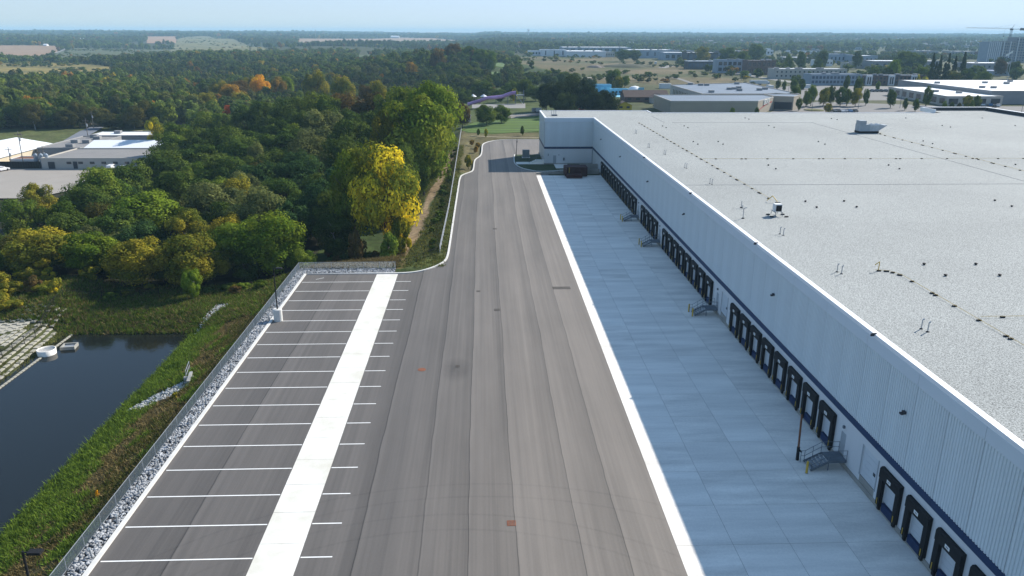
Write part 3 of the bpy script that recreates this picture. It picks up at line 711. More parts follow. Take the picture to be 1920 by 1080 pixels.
ac = empty('condenser_unit', (35.5, 90.6, RZ), 0, 'white and black condenser standing on a frame near the roof edge', 'condenser')
MB().box(-.42, .42, -.42, .42, .55, 1.45).obj('casing', MT['whitew'], ac); MB().box(-.3, .38, -.45, -.425, .6, 1.33).obj('coil_grille', MT['black'], ac)
b = MB()
for x in (-.4, .4):
    b.box(x-.03, x+.03, -.9, .9, .48, .54)
    for y in (-.85, .85): b.tube((x, y, .06), (x, y*.6, .5), .03)
b.obj('stand', MT['dsteel'], ac)
for x in (-.9, .9):
    for y in (-.85, .4): MB().box(x-.2, x+.2, y-.12, y+.12, 0, .12).obj('foot_block', MT['black'], ac)
hv = empty('rooftop_air_unit', (83.2, 171.4, RZ), 0, 'large grey rooftop air handling unit with slanted hood', 'air handler')
MB().box(-.1, 4.4, -1.1, 1.1, .05, .45).obj('curb', MT['black'], hv); MB().box(0, 2.2, -1.2, 1.2, .45, 1.9).obj('casing', mat('unit_grey', (.30, .34, .36), .5, .08, .5), hv)
MB().box(0, 1.4, -1.0, 1.0, 1.9, 2.7).obj('fan_box', mat('unit_grey_dark', (.28, .31, .33), .5), hv)
MB().box(2.2, 4.3, -1.1, 1.1, .45, 1.75).obj('filter_section', mat('unit_grey_light', (.42, .45, .46), .5), hv)
for i in range(3):
    x0 = 2.0+i*1.15; q = MB(); q.v += [(x0, -1.05, 1.75), (x0+1.1, -1.05, 1.75), (x0+1.1, 1.05, 1.75), (x0, 1.05, 1.75), (x0+.1, -1.05, 2.0), (x0+.1, 1.05, 2.0)]
    q.f += [(0, 1, 4), (3, 5, 2), (1, 2, 5, 4), (0, 4, 5, 3)]; q.obj('hood_louvre', MT['whitew'], hv)
q = MB(); q.v += [(4.3, -1, .5), (4.3, 1, .5), (4.3, -1, 1.75), (4.3, 1, 1.75), (6.2, -1, 1.75), (6.2, 1, 1.75)]; q.f += [(0, 2, 4), (1, 5, 3), (2, 3, 5, 4), (0, 4, 5, 1)]
q.obj('intake_hood', mat('unit_grey_hood', (.36, .39, .41), .5), hv)
# yellow gas lines on black blocks
def gas_line(pts, label, sp):
    t = empty('gas_pipe', (0, 0, 0), 0, label, 'gas pipe'); b = MB()
    for (x0, y0), (x1, y1) in zip(pts[:-1], pts[1:]): b.tube((x0, y0, RZ+.13), (x1, y1, RZ+.13), .016, .016, 5)
    b.obj('pipe', MT['yel'], t)
    me = MB().box(-.17, .17, -.08, .08, 0, .11).mesh('support_block', MT['black'])
    for (x0, y0), (x1, y1) in zip(pts[:-1], pts[1:]):
        L_ = math.hypot(x1-x0, y1-y0); n = max(2, int(L_/sp)); pat = 0
        for i in range(n):
            f = (i+.5)/n; inst('support_block', me, t, (x0+(x1-x0)*f, y0+(y1-y0)*f, RZ))
            if (i*7) % 3 == 1: inst('support_block', me, t, (x0+(x1-x0)*(f+.16/n), y0+(y1-y0)*(f+.16/n), RZ))
gas_line([(38.1, 99.0), (38.1, 192)], 'yellow gas line on black blocks running away from the condenser along the roof', 3.3)
gas_line([(36.4, 67.6), (37.6, 67.3), (38.1, 65.9), (38.1, 30)], 'yellow gas line on black blocks in the near right corner of the roof', 3.1)
gas_line([(38.4, 134.3), (130, 133.6)], 'yellow gas line on black blocks running straight across the roof', 4.5)
gas_line([(88.0, 170.6), (86.9, 168), (86.9, 120)], 'yellow gas line on black blocks running from the large air unit', 3.6)
gas_line([(38.6, 55.1), (60, 55.1)], 'short yellow gas branch at the right edge of the roof', 3.1)
t = empty('gas_valve', (38.1, 97.3, RZ), 0, 'yellow gas valve set standing behind the condenser', 'gas valve')
MB().tube((0, 0, .2), (-.3, 1.2, .8), .05).obj('riser', MT['yel'], t); MB().box(-.3, .3, -.2, .2, 0, .2).obj('block', MT['black'], t); MB().tube((-.3, 1.2, .8), (-1, 1.2, .2), .05).obj('elbow', MT['yel'], t)
t = empty('gas_valve', (36.7, 67.6, RZ), 0, 'upright yellow gas valve at the start of the near gas line', 'gas valve')
MB().tube((0, 0, 0), (0, 0, .9), .04).obj('riser', MT['yel'], t); MB().tube((0, 0, .9), (-.4, 0, .6), .04).obj('elbow', MT['yel'], t)
t = empty('vent_cluster', (18.8, 209.5, RZ), 0, 'cluster of three pipes and a dark box on the far roof corner', 'roof vent')
for x in (-.5, .1, .6): MB().tube((x, 0, 0), (x, 0, 1.3), .07).obj('pipe', MT['steel'], t)
MB().box(-.5, .9, -1.5, -.7, 0, .35).obj('box', MT['dsteel'], t)

# dock stairs
def stair():
    t = empty('dock_stair', (0, 0, 0))
    MB().box(-1.55, -.08, -.72, .72, .84, .90).obj('platform', MT['dsteel'], t)
    b = MB()
    for y in (-.72, .68): b.box(-1.55, -.08, y, y+.04, .70, .84)
    b.obj('platform_frame', MT['dsteel'], t)
    for i in range(5):
        x1 = -1.55-i*.25; MB().box(x1-.26, x1, -.66, .66, .72-i*.155, .75-i*.155).obj('tread', MT['steel'], t)
    for y in (-.72, .68):
        b = MB(); b.v += [(-1.55, y, .9), (-1.55, y, .68), (-2.85, y, -.0), (-2.95, y, .16), (-1.55, y+.04, .9), (-1.55, y+.04, .68), (-2.85, y+.04, 0), (-2.95, y+.04, .16)]
        n = len(b.v)-8; b.f += [(n, n+1, n+2, n+3), (n+7, n+6, n+5, n+4), (n, n+3, n+7, n+4), (n+1, n+5, n+6, n+2)]
        b.obj('stringer', MT['dsteel'], t)
    for y in (-.72, .72):
        r = MB()
        for h in (.45, .9):
            r.tube((-.12, y, .9+h), (-1.55, y, .9+h), .022, .022, 5); r.tube((-1.55, y, .9+h), (-2.85, y, .12+h), .022, .022, 5); r.tube((-2.85, y, .12+h), (-3.15, y, .12+h), .022, .022, 5)
        for x, z in ((-.12, .9), (-1.55, .9), (-2.2, .5), (-2.85, .1), (-3.15, 0)): r.tube((x, y, z), (x, y, z+.92 if x > -3 else 1.02), .024, .024, 5)
        r.obj('handrail', MT['dsteel'], t)
    for y in (-.6, .6): MB().tube((-1.45, y, .01), (-1.45, y, .7), .04).obj('leg', MT['dsteel'], t)
    return t
s0 = stair()
stairs = [(53.45, 'grey steel dock stair beside the rusty brown post'), (88.75, 'grey steel dock stair below the second grey entrance door, by the wide roller door'), (120.9, 'grey steel dock stair between the group of four docks and the group of eight'), (138.7, 'farthest grey steel dock stair, beside the long far row of docks')]
for i, (y, lb) in enumerate(stairs):
    o = s0 if i == 0 else copy_tree(s0)
    o.location = (WX, y, .011); tag(o, lb, 'stair', 'steel stairs at the docks')
def bollard(x, y, lb):
    t = empty('bollard', (x, y, .01), 0, lb, 'bollard', 'yellow bollards by the dock stairs')
    MB().lathe([(.09, 0), (.09, 1.0), (.06, 1.06)], 12).obj('post', MT['yel'], t); MB().lathe([(.13, 0), (.13, .02)], 12).obj('base_plate', MT['steel'], t)
bollard(25.3, 52.5, 'yellow bollard beside the nearest dock stair')
for y, w in ((88.75, 'second nearest'), (120.9, 'third nearest'), (138.6, 'farthest')):
    bollard(25.4, y+.85, 'yellow bollard on the far side of the %s dock stair' % w); bollard(25.45, y-.75, 'yellow bollard on the near side of the %s dock stair' % w)
t = empty('rusty_post', (25.35, 54.5, .01), 0, 'leaning rusty brown post with a dark sleeve by the nearest dock stair', 'post')
MB().tube((0, 0, 0), (-.12, 0, 4.1), .085, .075, 10).obj('shaft', MT['rust'], t); MB().tube((0, 0, 0), (-.03, 0, 1.2), .13, .12, 10).obj('sleeve', MT['black'], t); MB().tube((.08, .05, .9), (.3, .1, .65), .08).obj('hook', MT['black'], t)

# ------------------------------------------------------------------ left edge of the yard : gravel, fence, posts, lamps
def stones(name, spots, m, lo, hi, zf, kind='stuff'):
    ico = bmesh.new(); bmesh.ops.create_icosphere(ico, subdivisions=1, radius=1)
    base = np.array([v.co for v in ico.verts]); fs = np.array([[v.index for v in f.verts] for f in ico.faces]); ico.free()
    n = len(spots); S = rng.uniform(lo, hi, (n, 1, 1))*rng.uniform(.6, 1.25, (n, 1, 3)); J = 1+rng.uniform(-.22, .22, (n, len(base), 1))
    a = rng.uniform(0, 6.28, n); ca, sa = np.cos(a), np.sin(a)
    V = base[None]*S*J
    V = np.stack([V[..., 0]*ca[:, None]-V[..., 1]*sa[:, None], V[..., 0]*sa[:, None]+V[..., 1]*ca[:, None], V[..., 2]*.75], -1)
    zz = zf(spots[:, 0], spots[:, 1])
    V += np.concatenate([spots, zz[:, None]], 1)[:, None, :]
    F = (fs[None]+len(base)*np.arange(n)[:, None, None]).reshape(-1, 3)
    o = link(bpy.data.objects.new(name, np_mesh(name, V.reshape(-1, 3), F, m))); tag(o, kind=kind); return o
o = MB().box(-27.05, -25.72, 30, 109.2, -.3, .0).box(-25.72, -12.9, 106.95, 109.2, -.3, .0).obj('gravel_bed', mat('gravel_bed', (.045, .045, .048), .95, .3, 3)); tag(o, kind='structure')
g1 = np.stack([rng.uniform(-26.95, -25.8, 4600), rng.uniform(30, 109.1, 4600)], 1)
g2 = np.stack([rng.uniform(-26, -13.0, 1100), rng.uniform(107.0, 109.1, 1100)], 1)
o = stones('gravel', np.concatenate([g1, g2]), MT['stone'], .06, .16, lambda x, y: x*0+.04); tag(o, 'grey crushed stone strip between the kerb and the chain link fence', 'gravel')

def chain_fence(name, pts, h, sp, m, label, cat='fence', wires=.1, th=.006, zf=None, group=None, railbot=True, top=True):
    t = empty(name, (0, 0, 0), 0, label, cat, group)
    zf = zf or (lambda x, y: 0.0)
    for (x0, y0), (x1, y1) in zip(pts[:-1], pts[1:]):
        L_ = math.hypot(x1-x0, y1-y0); n = max(1, int(round(L_/sp)))
        ux, uy = (x1-x0)/L_, (y1-y0)/L_
        for i in range(n):
            a = (x0+(x1-x0)*i/n, y0+(y1-y0)*i/n); c = (x0+(x1-x0)*(i+1)/n, y0+(y1-y0)*(i+1)/n)
            za, zc = zf(*a), zf(*c)
            MB().tube((a[0], a[1], za-.2), (a[0], a[1], za+h+.05), .03, .03, 6).obj('post', m, t)
            bm_ = MB(); w = L_/n; k = int(w/wires); kk = int(h/wires)
            def pt(u, v): return (a[0]+ux*u, a[1]+uy*u, za+(zc-za)*u/w+v)
            def wire(u0, v0, u1, v1):
                p, q = Vector(pt(u0, v0)), Vector(pt(u1, v1)); s_ = Vector((uy, -ux, 0))*th
                up_ = (q-p).normalized().cross(Vector((uy, -ux, 0)))*th
                nn = len(bm_.v); bm_.v += [tuple(p+s_), tuple(p-s_+up_), tuple(p-s_-up_), tuple(q+s_), tuple(q-s_+up_), tuple(q-s_-up_)]
                bm_.f += [(nn, nn+1, nn+4, nn+3), (nn+1, nn+2, nn+5, nn+4), (nn+2, nn, nn+3, nn+5)]
            j = -kk
            while j < k:
                u0 = j*wires; a0 = max(0, u0); b0 = min(w, u0+h)
                if b0 > a0:
                    wire(a0, .03+a0-u0, b0, .03+b0-u0); wire(a0, .03+h-(a0-u0), b0, .03+h-(b0-u0))
                j += 1
            bm_.obj('wire_mesh', MT['wire'] if m is MT['steel'] and h < 1.1 else m, t)
            if top: MB().tube((a[0], a[1], za+h), (c[0], c[1], zc+h), .022, .022, 5).obj('top_rail', m, t)
            if railbot: MB().box(-.001, .001, 0, .001, 0, .001) if False else MB().tube((a[0], a[1], za+.06), (c[0], c[1], zc+.06), .022, .022, 5).obj('bottom_rail', m, t)
        MB().tube((x1, y1, zf(x1, y1)-.2), (x1, y1, zf(x1, y1)+h+.05), .035, .035, 6).obj('post', m, t)
    return t
chain_fence('chain_link_fence', [(-27.0, 33), (-27.0, 109.3), (-13.0, 109.3)], 1.0, 2.35, MT['steel'], 'galvanised chain link fence along the gravel strip beside the trailer stalls', wires=.10, th=.0055)
chain_fence('black_fence', [(-13.0, 109.5), (-10.2, 112.6), (-7.2, 117.3)], 1.0, 2.2, MT['black'], 'black wire fence curving along the grass behind the kerb', wires=.14, th=.004, zf=lambda x, y: min(Hs(x, y), 0), railbot=False)
chain_fence('long_fence', [(-6.95, 117.6), (-6.8, 150), (-7.0, 185), (-7.6, 276)], 1.25, 3.0, MT['steel'], 'long galvanised fence running up the drive along the wood', wires=.12, th=.010, zf=lambda x, y: -.1)
# short steel guide posts in the gravel
gp = empty('guide_post', (0, 0, 0)); MB().box(-.05, .05, -.03, .03, -.1, .78).obj('channel', MT['steel'], gp); MB().box(-.06, .06, -.036, -.031, .62, .76).obj('marker', MT['sign'], gp)
for i, y in enumerate(stall_y[:-1]):
    o = gp if i == 0 else copy_tree(gp)
    o.location = (-25.95, y+.35, .05); o.rotation_euler = (R(random.uniform(-6, 6)), R(random.uniform(-8, 8)), 0)
    tag(o, 'short steel guide post standing in the gravel beside a trailer stall', 'post', 'steel guide posts in the gravel strip')
def yard_lamp(x, y, lb):
    t = empty('yard_lamp', (x, y, 0), 0, lb, 'light pole', 'yard light poles')
    MB().lathe([(.52, 0), (.52, 1.42), (.47, 1.47)], 20).obj('concrete_base', MT['conc_w'], t)
    MB().tube((0, 0, 1.47), (-.0, 0, 6.6), .085, .065, 10).obj('pole', MT['black'], t)
    MB().tube((0, 0, 6.5), (.35, 0, 6.55), .04).obj('arm', MT['black'], t)
    hd = MB().box(.3, 1.0, -.2, .2, 6.47, 6.62).obj('lamp_head', MT['black'], t); MB().box(.4, .95, -.16, .16, 6.455, 6.469).obj('lens', MT['dsteel'], hd)
yard_lamp(-24.76, 88.0, 'black light pole on a round white concrete base at the left kerb')
yard_lamp(-24.75, 35.7, 'black light pole at the near left corner with its head in view')

# ------------------------------------------------------------------ pond
def water_mat():
    m = bpy.data.materials.new('pond_water'); m.use_nodes = True; N = m.node_tree.nodes; L = m.node_tree.links; b = N['Principled BSDF']
    b.inputs['Base Color'].default_value = (.010, .012, .011, 1); b.inputs['Roughness'].default_value = .06; b.inputs['IOR'].default_value = 1.33
    b.inputs['Specular IOR Level'].default_value = .5
    n = N.new('ShaderNodeTexNoise'); n.inputs['Scale'].default_value = 2.2; n.inputs['Detail'].default_value = 3
    g = N.new('ShaderNodeNewGeometry'); L.new(g.outputs['Position'], n.inputs['Vector'])
    bp = N.new('ShaderNodeBump'); bp.inputs['Strength'].default_value = .10; bp.inputs['Distance'].default_value = .06
    L.new(n.outputs['Fac'], bp.inputs['Height']); L.new(bp.outputs[0], b.inputs['Normal']); return m
MT['water'] = water_mat()
WZ = -3.0
o = MB().quad((-55, 20, WZ), (-33, 20, WZ), (-33, 95, WZ), (-55, 95, WZ)).obj('pond_water', MT['water']); tag(o, kind='structure')
# concrete block mat on the left bank
bl = MB()
ang = R(38)
for i in range(-4, 31):
    for j in range(0, 30):
        x = -52.1-i*.05-j*.62; y = 66.5+i*1.02+(j % 2)*.35
        if y > 95.5 or y < 64 or (y > 91.5 and x > -53.5): continue
        if random.random() < .07: continue
        z = Hs(x, y)+.03+random.uniform(-.02, .02)
        bl.box(x-.26, x+.26, y-.41, y+.41, z-.1, z+.06)
o = bl.obj('block_mat', MT['block']); tag(o, 'pale concrete erosion blocks laid on the bank left of the pond', 'block mat', kind='stuff')
eb = MB()
for i in range(46):
    y = 66+i*.56; z = WZ+.06; eb.box(-51.5, -51.25, y, y+.46, z-.1, z+.03)
o = eb.obj('edge_blocks', MT['block']); tag(o, 'single row of pale blocks along the waterline', 'block edging', kind='stuff')
tb = empty('outlet_chamber', (-51.3, 85.6, WZ), 0, 'round white concrete outlet chamber with grey grate at the pond edge', 'outlet chamber')
MB().lathe([(.98, -.5), (1.02, .62), (.93, .64), (.90, .4)], 28).obj('ring', MT['conc'], tb, True)
for i in range(9): MB().box(-.83+i*.2, -.77+i*.2, -math.sqrt(max(.03, .78-(-.8+i*.2)**2)), math.sqrt(max(.03, .78-(-.8+i*.2)**2)), .50, .55).obj('grate_bar', MT['steel'], tb)
fr = empty('square_sump', (-49.6, 87.4, WZ+.1), R(8), 'small square concrete frame beside the round outlet chamber', 'frame')
for a in ((-.8, .8, -.7, -.55), (-.8, .8, .55, .7), (-.8, -.65, -.55, .55), (.65, .8, -.55, .55)): MB().box(*a, -.1, .28).obj('beam', MT['found'], fr)
MB().box(-.65, .65, -.55, .55, -.1, .1).obj('lid', MT['steel'], fr)
chain_fence('pond_fence', [(-54.3, 76), (-54.2, 84.2), (-54.1, 88.7), (-54.9, 93), (-55.2, 98), (-52, 101.5), (-45, 103)], 1.15, 2.3, MT['black'], 'black wire fence on the bank behind the concrete blocks', wires=.16, th=.004, zf=Hs, railbot=False)
# rubble channel, head wall and rail on the bank
q = [(-35.6, 70.0), (-33.8, 72.2), (-31.2, 73.4), (-29.9, 73.2), (-29.5, 71.8), (-30.6, 70.4), (-33.3, 69.2)]
pts = []
while len(pts) < 420:
    x, y = random.uniform(-36, -29.3), random.uniform(69, 73.6)
    if inpoly(np.array([x]), np.array([y]), q)[0]: pts.append((x, y))
o = stones('rubble_channel', np.array(pts), MT['stone2'], .08, .17, lambda x, y: H(x, y)+.05); tag(o, 'white rubble channel running down the grassy bank to the pond', 'rubble')
q2 = [(-35.8, 90.2), (-35.2, 94), (-33.4, 98.9), (-35.9, 99.0), (-36.2, 95), (-36.3, 91.5)]
pts = []
while len(pts) < 320:
    x, y = random.uniform(-36.5, -33.2), random.uniform(90, 99)
    if inpoly(np.array([x]), np.array([y]), q2)[0]: pts.append((x, y))
o = stones('rubble_path', np.array(pts), MT['stone2'], .07, .14, lambda x, y: H(x, y)+.04); tag(o, 'narrow pale rubble path climbing from the far corner of the pond', 'rubble')
hw = empty('headwall', (-30.1, 73.0, Hs(-30.1, 73.0)), R(12), 'concrete outfall headwall with a galvanised rail on the bank', 'headwall')
MB().box(-.14, .14, -.9, 1.5, -.3, .5).obj('wall', MT['conc_d'], hw); MB().tube((.3, .6, .1), (-.6, .6, .1), .3, .3, 12).obj('pipe', MT['conc_d'], hw)
b = MB()
for y in (-.9, .3, 1.6): b.tube((-.1, y, .7), (-.1, y, 1.6), .03)
for z in (1.15, 1.6): b.tube((-.1, -.9, z), (-.1, 1.6, z), .03)
b.obj('railing', MT['steel'], hw)

# ------------------------------------------------------------------ trees
def crown_arrays(seed, nclump, nleaf, leaf, shape='round', inner=.55):
    g = np.random.default_rng(seed); C = []; Rr = []
    tries = 0
    while len(C) < nclump and tries < 5000:
        tries += 1
        d = g.normal(size=3); d /= np.linalg.norm(d)
        if shape == 'cone':
            h = g.uniform(0.03, 1)**1.25; a = g.uniform(0, 6.28); rad = .40*(1-h)*g.uniform(.55, 1.0)
            p = np.array([rad*math.cos(a), rad*math.sin(a), h*.95]); rc = .07+.10*(1-h)
        else:
            k = g.uniform(.25, 1)**.45
            zs = .5 if shape != 'tall' else .5
            p = np.array([d[0]*.36*k, d[1]*.36*k, .52+d[2]*.37*k])
            if shape == 'round' and p[2] < .19: continue
            if shape == 'tall': p[:2] *= (1.05-.45*max(0, p[2]-.4))
            rc = g.uniform(.10, .19)
        C.append(p); Rr.append(rc)
    C = np.array(C); Rr = np.array(Rr); n = len(C)*nleaf
    ci = np.repeat(np.arange(len(C)), nleaf)
    d = g.normal(size=(n, 3)); d /= np.linalg.norm(d, axis=1)[:, None]
    if shape == 'cone': d[:, 2] *= .45
    rad = Rr[ci]*g.uniform(inner, 1.0, n)**.6*g.uniform(.85, 1.12, n)
    P = C[ci]+d*rad[:, None]*np.array([1, 1, .85])
    out = P-np.array([0, 0, .45]); out /= np.linalg.norm(out, axis=1)[:, None]+1e-6
    nrm = d*.95+out*.35+g.normal(size=(n, 3))*.42+np.array([0, 0, .15]); nrm /= np.linalg.norm(nrm, axis=1)[:, None]
    t = np.cross(nrm, g.normal(size=(n, 3))); t /= np.linalg.norm(t, axis=1)[:, None]; u = np.cross(nrm, t)
    s = (leaf*g.uniform(.6, 1.25, n))[:, None]
    V = np.stack([P-t*s*.5-u*s*.32, P+t*s*.5-u*s*.18, P+t*s*.42+u*s*.34, P-t*s*.36+u*s*.28], 1).reshape(-1, 3)
    F = np.arange(4*n).reshape(-1, 4)
    cl = g.uniform(0, 1, len(C))[ci]*.72+g.uniform(0, 1, n)*.28
    br = g.uniform(0, 1, n)*.7+g.uniform(0, 1, len(C))[ci]*.3
    colr = np.stack([np.repeat(cl, 4), np.repeat(br, 4), np.zeros(4*n), np.ones(4*n)], 1)
    return V, F, colr
def crown_mesh(name, m, **k):
    V, F, c = crown_arrays(**k); me = np_mesh(name, V, F, m)
    a = me.color_attributes.new('leafv', 'FLOAT_COLOR', 'POINT'); a.data.foreach_set('color', c.astype(np.float32).ravel()); return me
def trunk_mesh(seed, m, shape):
    g = random.Random(seed); b = MB(); p = Vector((0, 0, -.06)); r = .030
    for i in range(5):
        q = Vector((g.uniform(-.03, .03)*i, g.uniform(-.03, .03)*i, .14*(i+1))) if shape != 'cone' else Vector((0, 0, .18*(i+1)))
        b.tube(p, q, r, r*.78, 7, False); 
        if i >= 1 and shape != 'cone':
            for _ in range(2):
                a = g.uniform(0, 6.28); e = q+Vector((math.cos(a)*.22, math.sin(a)*.22, g.uniform(.12, .24))); b.tube(q, e, r*.5, r*.18, 5, False)
        p = q; r *= .78
    return b.mesh('trunk', m)
CR = {}
for i in range(7): CR['round', i] = crown_mesh('crown', LEAF['green'], seed=100+i, nclump=42, nleaf=380, leaf=.030, shape='round')
for i in range(4): CR['tall', i] = crown_mesh('crown', LEAF['green'], seed=200+i, nclump=50, nleaf=380, leaf=.028, shape='tall')
for i in range(3): CR['cone', i] = crown_mesh('crown', LEAF['conifer'], seed=300+i, nclump=70, nleaf=90, leaf=.045, shape='cone')
for i in range(3): CR['bush', i] = crown_mesh('crown', LEAF['olive'], seed=400+i, nclump=22, nleaf=200, leaf=.055, shape='round')
TK = {('round', 0): trunk_mesh(1, MT['bark'], 'round'), ('round', 1): trunk_mesh(2, MT['barkw'], 'round'), ('tall', 0): trunk_mesh(3, MT['bark'], 'tall'), ('tall', 1): trunk_mesh(4, MT['barkw'], 'tall'), ('cone', 0): trunk_mesh(5, MT['bark'], 'cone')}
ntree = 0; spots = []
COLW = {'dark': 'dark green', 'green': 'mid green', 'bright': 'bright green', 'olive': 'olive green', 'gold': 'golden olive', 'yellow': 'bright yellow', 'lime': 'yellow green', 'amber': 'amber', 'orange': 'orange tinted', 'red': 'red', 'rust': 'rusty brown', 'blue': 'bluish green', 'grey': 'dusty grey green', 'conifer': 'dark', 'brown': 'brownish green'}
def tree(x, y, top, width, kind, where, shape='round', name=None, label=None, group=None, trunk=None):
    """top = height of crown top above datum, width = crown diameter"""
    global ntree
    z0 = Hs(x, y); h = max(.7, top-z0); ntree += 1
    nm = name or ('conifer' if shape == 'cone' else 'bush' if shape == 'bush' else 'broadleaf_tree')
    t = empty(nm, (x, y, z0), random.uniform(0, 6.28))
    nv = {'round': 7, 'tall': 4, 'cone': 3, 'bush': 3}[shape]
    o = inst('crown', CR[shape, ntree % nv], t); w = width/.92; sz = h/.97
    lift = 0.0
    if shape == 'bush': o.scale = (w, w, sz*1.05); o.location = (0, 0, -.2*sz)
    else: o.scale = (w, w, sz)
    o.material_slots[0].link = 'OBJECT'; o.material_slots[0].material = LEAF[kind]
    if shape != 'bush':
        tk = TK.get((shape, trunk if trunk is not None else (1 if ntree % 5 == 0 and shape != 'cone' else 0)), TK['round', 0])
        q = inst('trunk', tk, t); q.scale = (h*.75, h*.75, h*.95)
    else:
        q = inst('stem', TK['round', 0], t); q.scale = (h*.4, h*.4, h*.6)
    lb = label or ('%s %s %s' % (COLW[kind], 'conifer' if shape == 'cone' else 'bush' if shape == 'bush' else 'tree', where))
    tag(t, lb, 'conifer' if shape == 'cone' else 'bush' if shape == 'bush' else 'tree', group or ('%s ones %s' % (COLW[kind], where)))
    spots.append((x, y, width*.5)); return t
def ptree(px, top_y, Y, wpx, kind, where, shape='round', **k):
    x, zt = aty(px, top_y, Y); d = math.hypot(x, Y); w = wpx*d/FPX*.97
    return tree(x, Y, zt, w, kind, where, shape, **k)
random.seed(11)
FR = 'in the front row of the wood beyond the pond'
for a in [(68, 428, 111.2, 122, 'gold'), (165, 430, 109.2, 112, 'bright'), (252, 441, 107.7, 118, 'gold'), (352, 434, 106.2, 126, 'olive'), (440, 408, 115.2, 100, 'bright'), (505, 400, 113.2, 138, 'bright'), (560, 462, 111.7, 60, 'green'), (8, 470, 112.2, 80, 'dark'), (300, 480, 109.2, 70, 'dark'), (210, 480, 111.2, 70, 'dark'), (455, 470, 110.2, 70, 'dark'), (395, 470, 110.2, 70, 'olive'), (118, 470, 112.2, 80, 'dark')]:
    ptree(*a, FR)
ptree(355, 500, 101.5, 40, 'bright', '', 'round', label='small bright green tree on a pale trunk in front of the wood', trunk=1)
MW = 'in the middle of the near wood'
for a in [(120, 398, 126, 110, 'dark'), (200, 386, 126, 110, 'dark'), (268, 352, 136, 150, 'bright'), (340, 392, 121, 92, 'olive'), (420, 398, 124, 80, 'gold'), (478, 352, 130, 110, 'grey'), (395, 336, 141, 120, 'grey'), (440, 330, 146, 80, 'olive'), (540, 368, 131, 105, 'blue'), (590, 330, 137, 105, 'blue'), (625, 400, 123, 85, 'dark'), (330, 312, 160, 112, 'dark'), (182, 312, 160, 90, 'green'), (235, 300, 172, 85, 'dark'), (150, 345, 150, 90, 'dark'), (60, 420, 120, 90, 'dark'), (20, 440, 118, 80, 'brown'), (520, 330, 148, 100, 'dark'), (470, 300, 165, 100, 'blue'), (410, 290, 175, 100, 'dark'), (560, 290, 162, 100, 'blue'), (300, 280, 188, 100, 'dark'), (360, 265, 198, 110, 'dark'), (630, 300, 148, 90, 'blue'), (100, 375, 135, 80, 'green'), (505, 275, 180, 90, 'dark'), (580, 255, 185, 100, 'grey'), (640, 250, 178, 90, 'dark'), (450, 255, 200, 100, 'dark'), (530, 235, 205, 110, 'dark')]:
    ptree(*a, MW)
ptree(68, 338, 165, 62, 'olive', '', label='yellow green tree standing at the edge of the left parking lot')
ptree(30, 370, 150, 70, 'green', '', label='loose green tree below the left parking lot')
ptree(716, 257, 126, 142, 'yellow', '', 'round', label='big bright yellow tree at the edge of the wood above the stalls')
ptree(655, 275, 128, 96, 'lime', '', 'round', label='olive yellow tree pressed against the left of the big yellow tree')
ptree(748, 385, 123, 48, 'yellow', '', 'bush', label='low yellow bush at the right foot of the big yellow tree')
ptree(665, 405, 118, 40, 'rust', '', 'bush', label='small brown bush at the foot of the big yellow tree')
ptree(725, 425, 118.5, 50, 'green', '', 'bush', label='low green bush at the right foot of the big yellow tree, below the yellow one')
ptree(772, 170, 176, 160, 'lime', '', 'round', label='very tall yellow green tree behind the big yellow tree')
ptree(718, 205, 176, 70, 'gold', '', 'tall', label='tall golden tree left of the very tall yellow green tree')
ptree(803, 139, 210, 130, 'bright', '', 'tall', label='tallest bright green tree at the far end of the wood')
ptree(755, 160, 222, 100, 'green', '', label='tall mid green tree behind the very tall yellow green tree')
for a in [(792, 262, 170, 62, 'green'), (752, 270, 152, 76, 'dark'), (822, 210, 200, 42, 'lime'), (765, 318, 146, 40, 'green'), (838, 200, 232, 24, 'olive')]:
    ptree(*a, 'along the fence beside the drive')
BK = 'on the crest at the back of the near wood'
for a in [(495, 182, 268, 72, 'dark'), (545, 180, 258, 82, 'dark'), (600, 168, 256, 84, 'green'), (645, 172, 262, 80, 'rust'), (690, 166, 258, 80, 'rust'), (725, 166, 250, 70, 'green'), (455, 195, 270, 60, 'dark'), (420, 208, 275, 60, 'dark'), (600, 205, 218, 100, 'grey'), (430, 232, 218, 110, 'dark'), (372, 238, 226, 80, 'dark'), (330, 225, 250, 70, 'green'), (310, 245, 240, 70, 'green'), (480, 248, 205, 90, 'dark'), (660, 215, 200, 100, 'dark'), (700, 210, 215, 90, 'dark'), (390, 205, 290, 70, 'green'), (560, 205, 240, 70, 'dark'), (515, 215, 235, 70, 'dark'), (640, 200, 232, 80, 'dark')]:
    ptree(*a, BK)
ptree(283, 218, 275, 36, 'yellow', '', label='slim yellow gold tree behind the left buildings')
for i, px in enumerate(range(-6, 300, 21)):
    ptree(px, 196-9*math.sin(px*.05)+random.uniform(-7, 9), 350+random.uniform(-8, 14), 42+random.uniform(-6, 10), random.choice(['brown', 'brown', 'dark', 'dark']), 'in the tall row behind the left buildings', 'tall' if i % 3 else 'round')
VA = 'in the autumn coloured group of the valley'
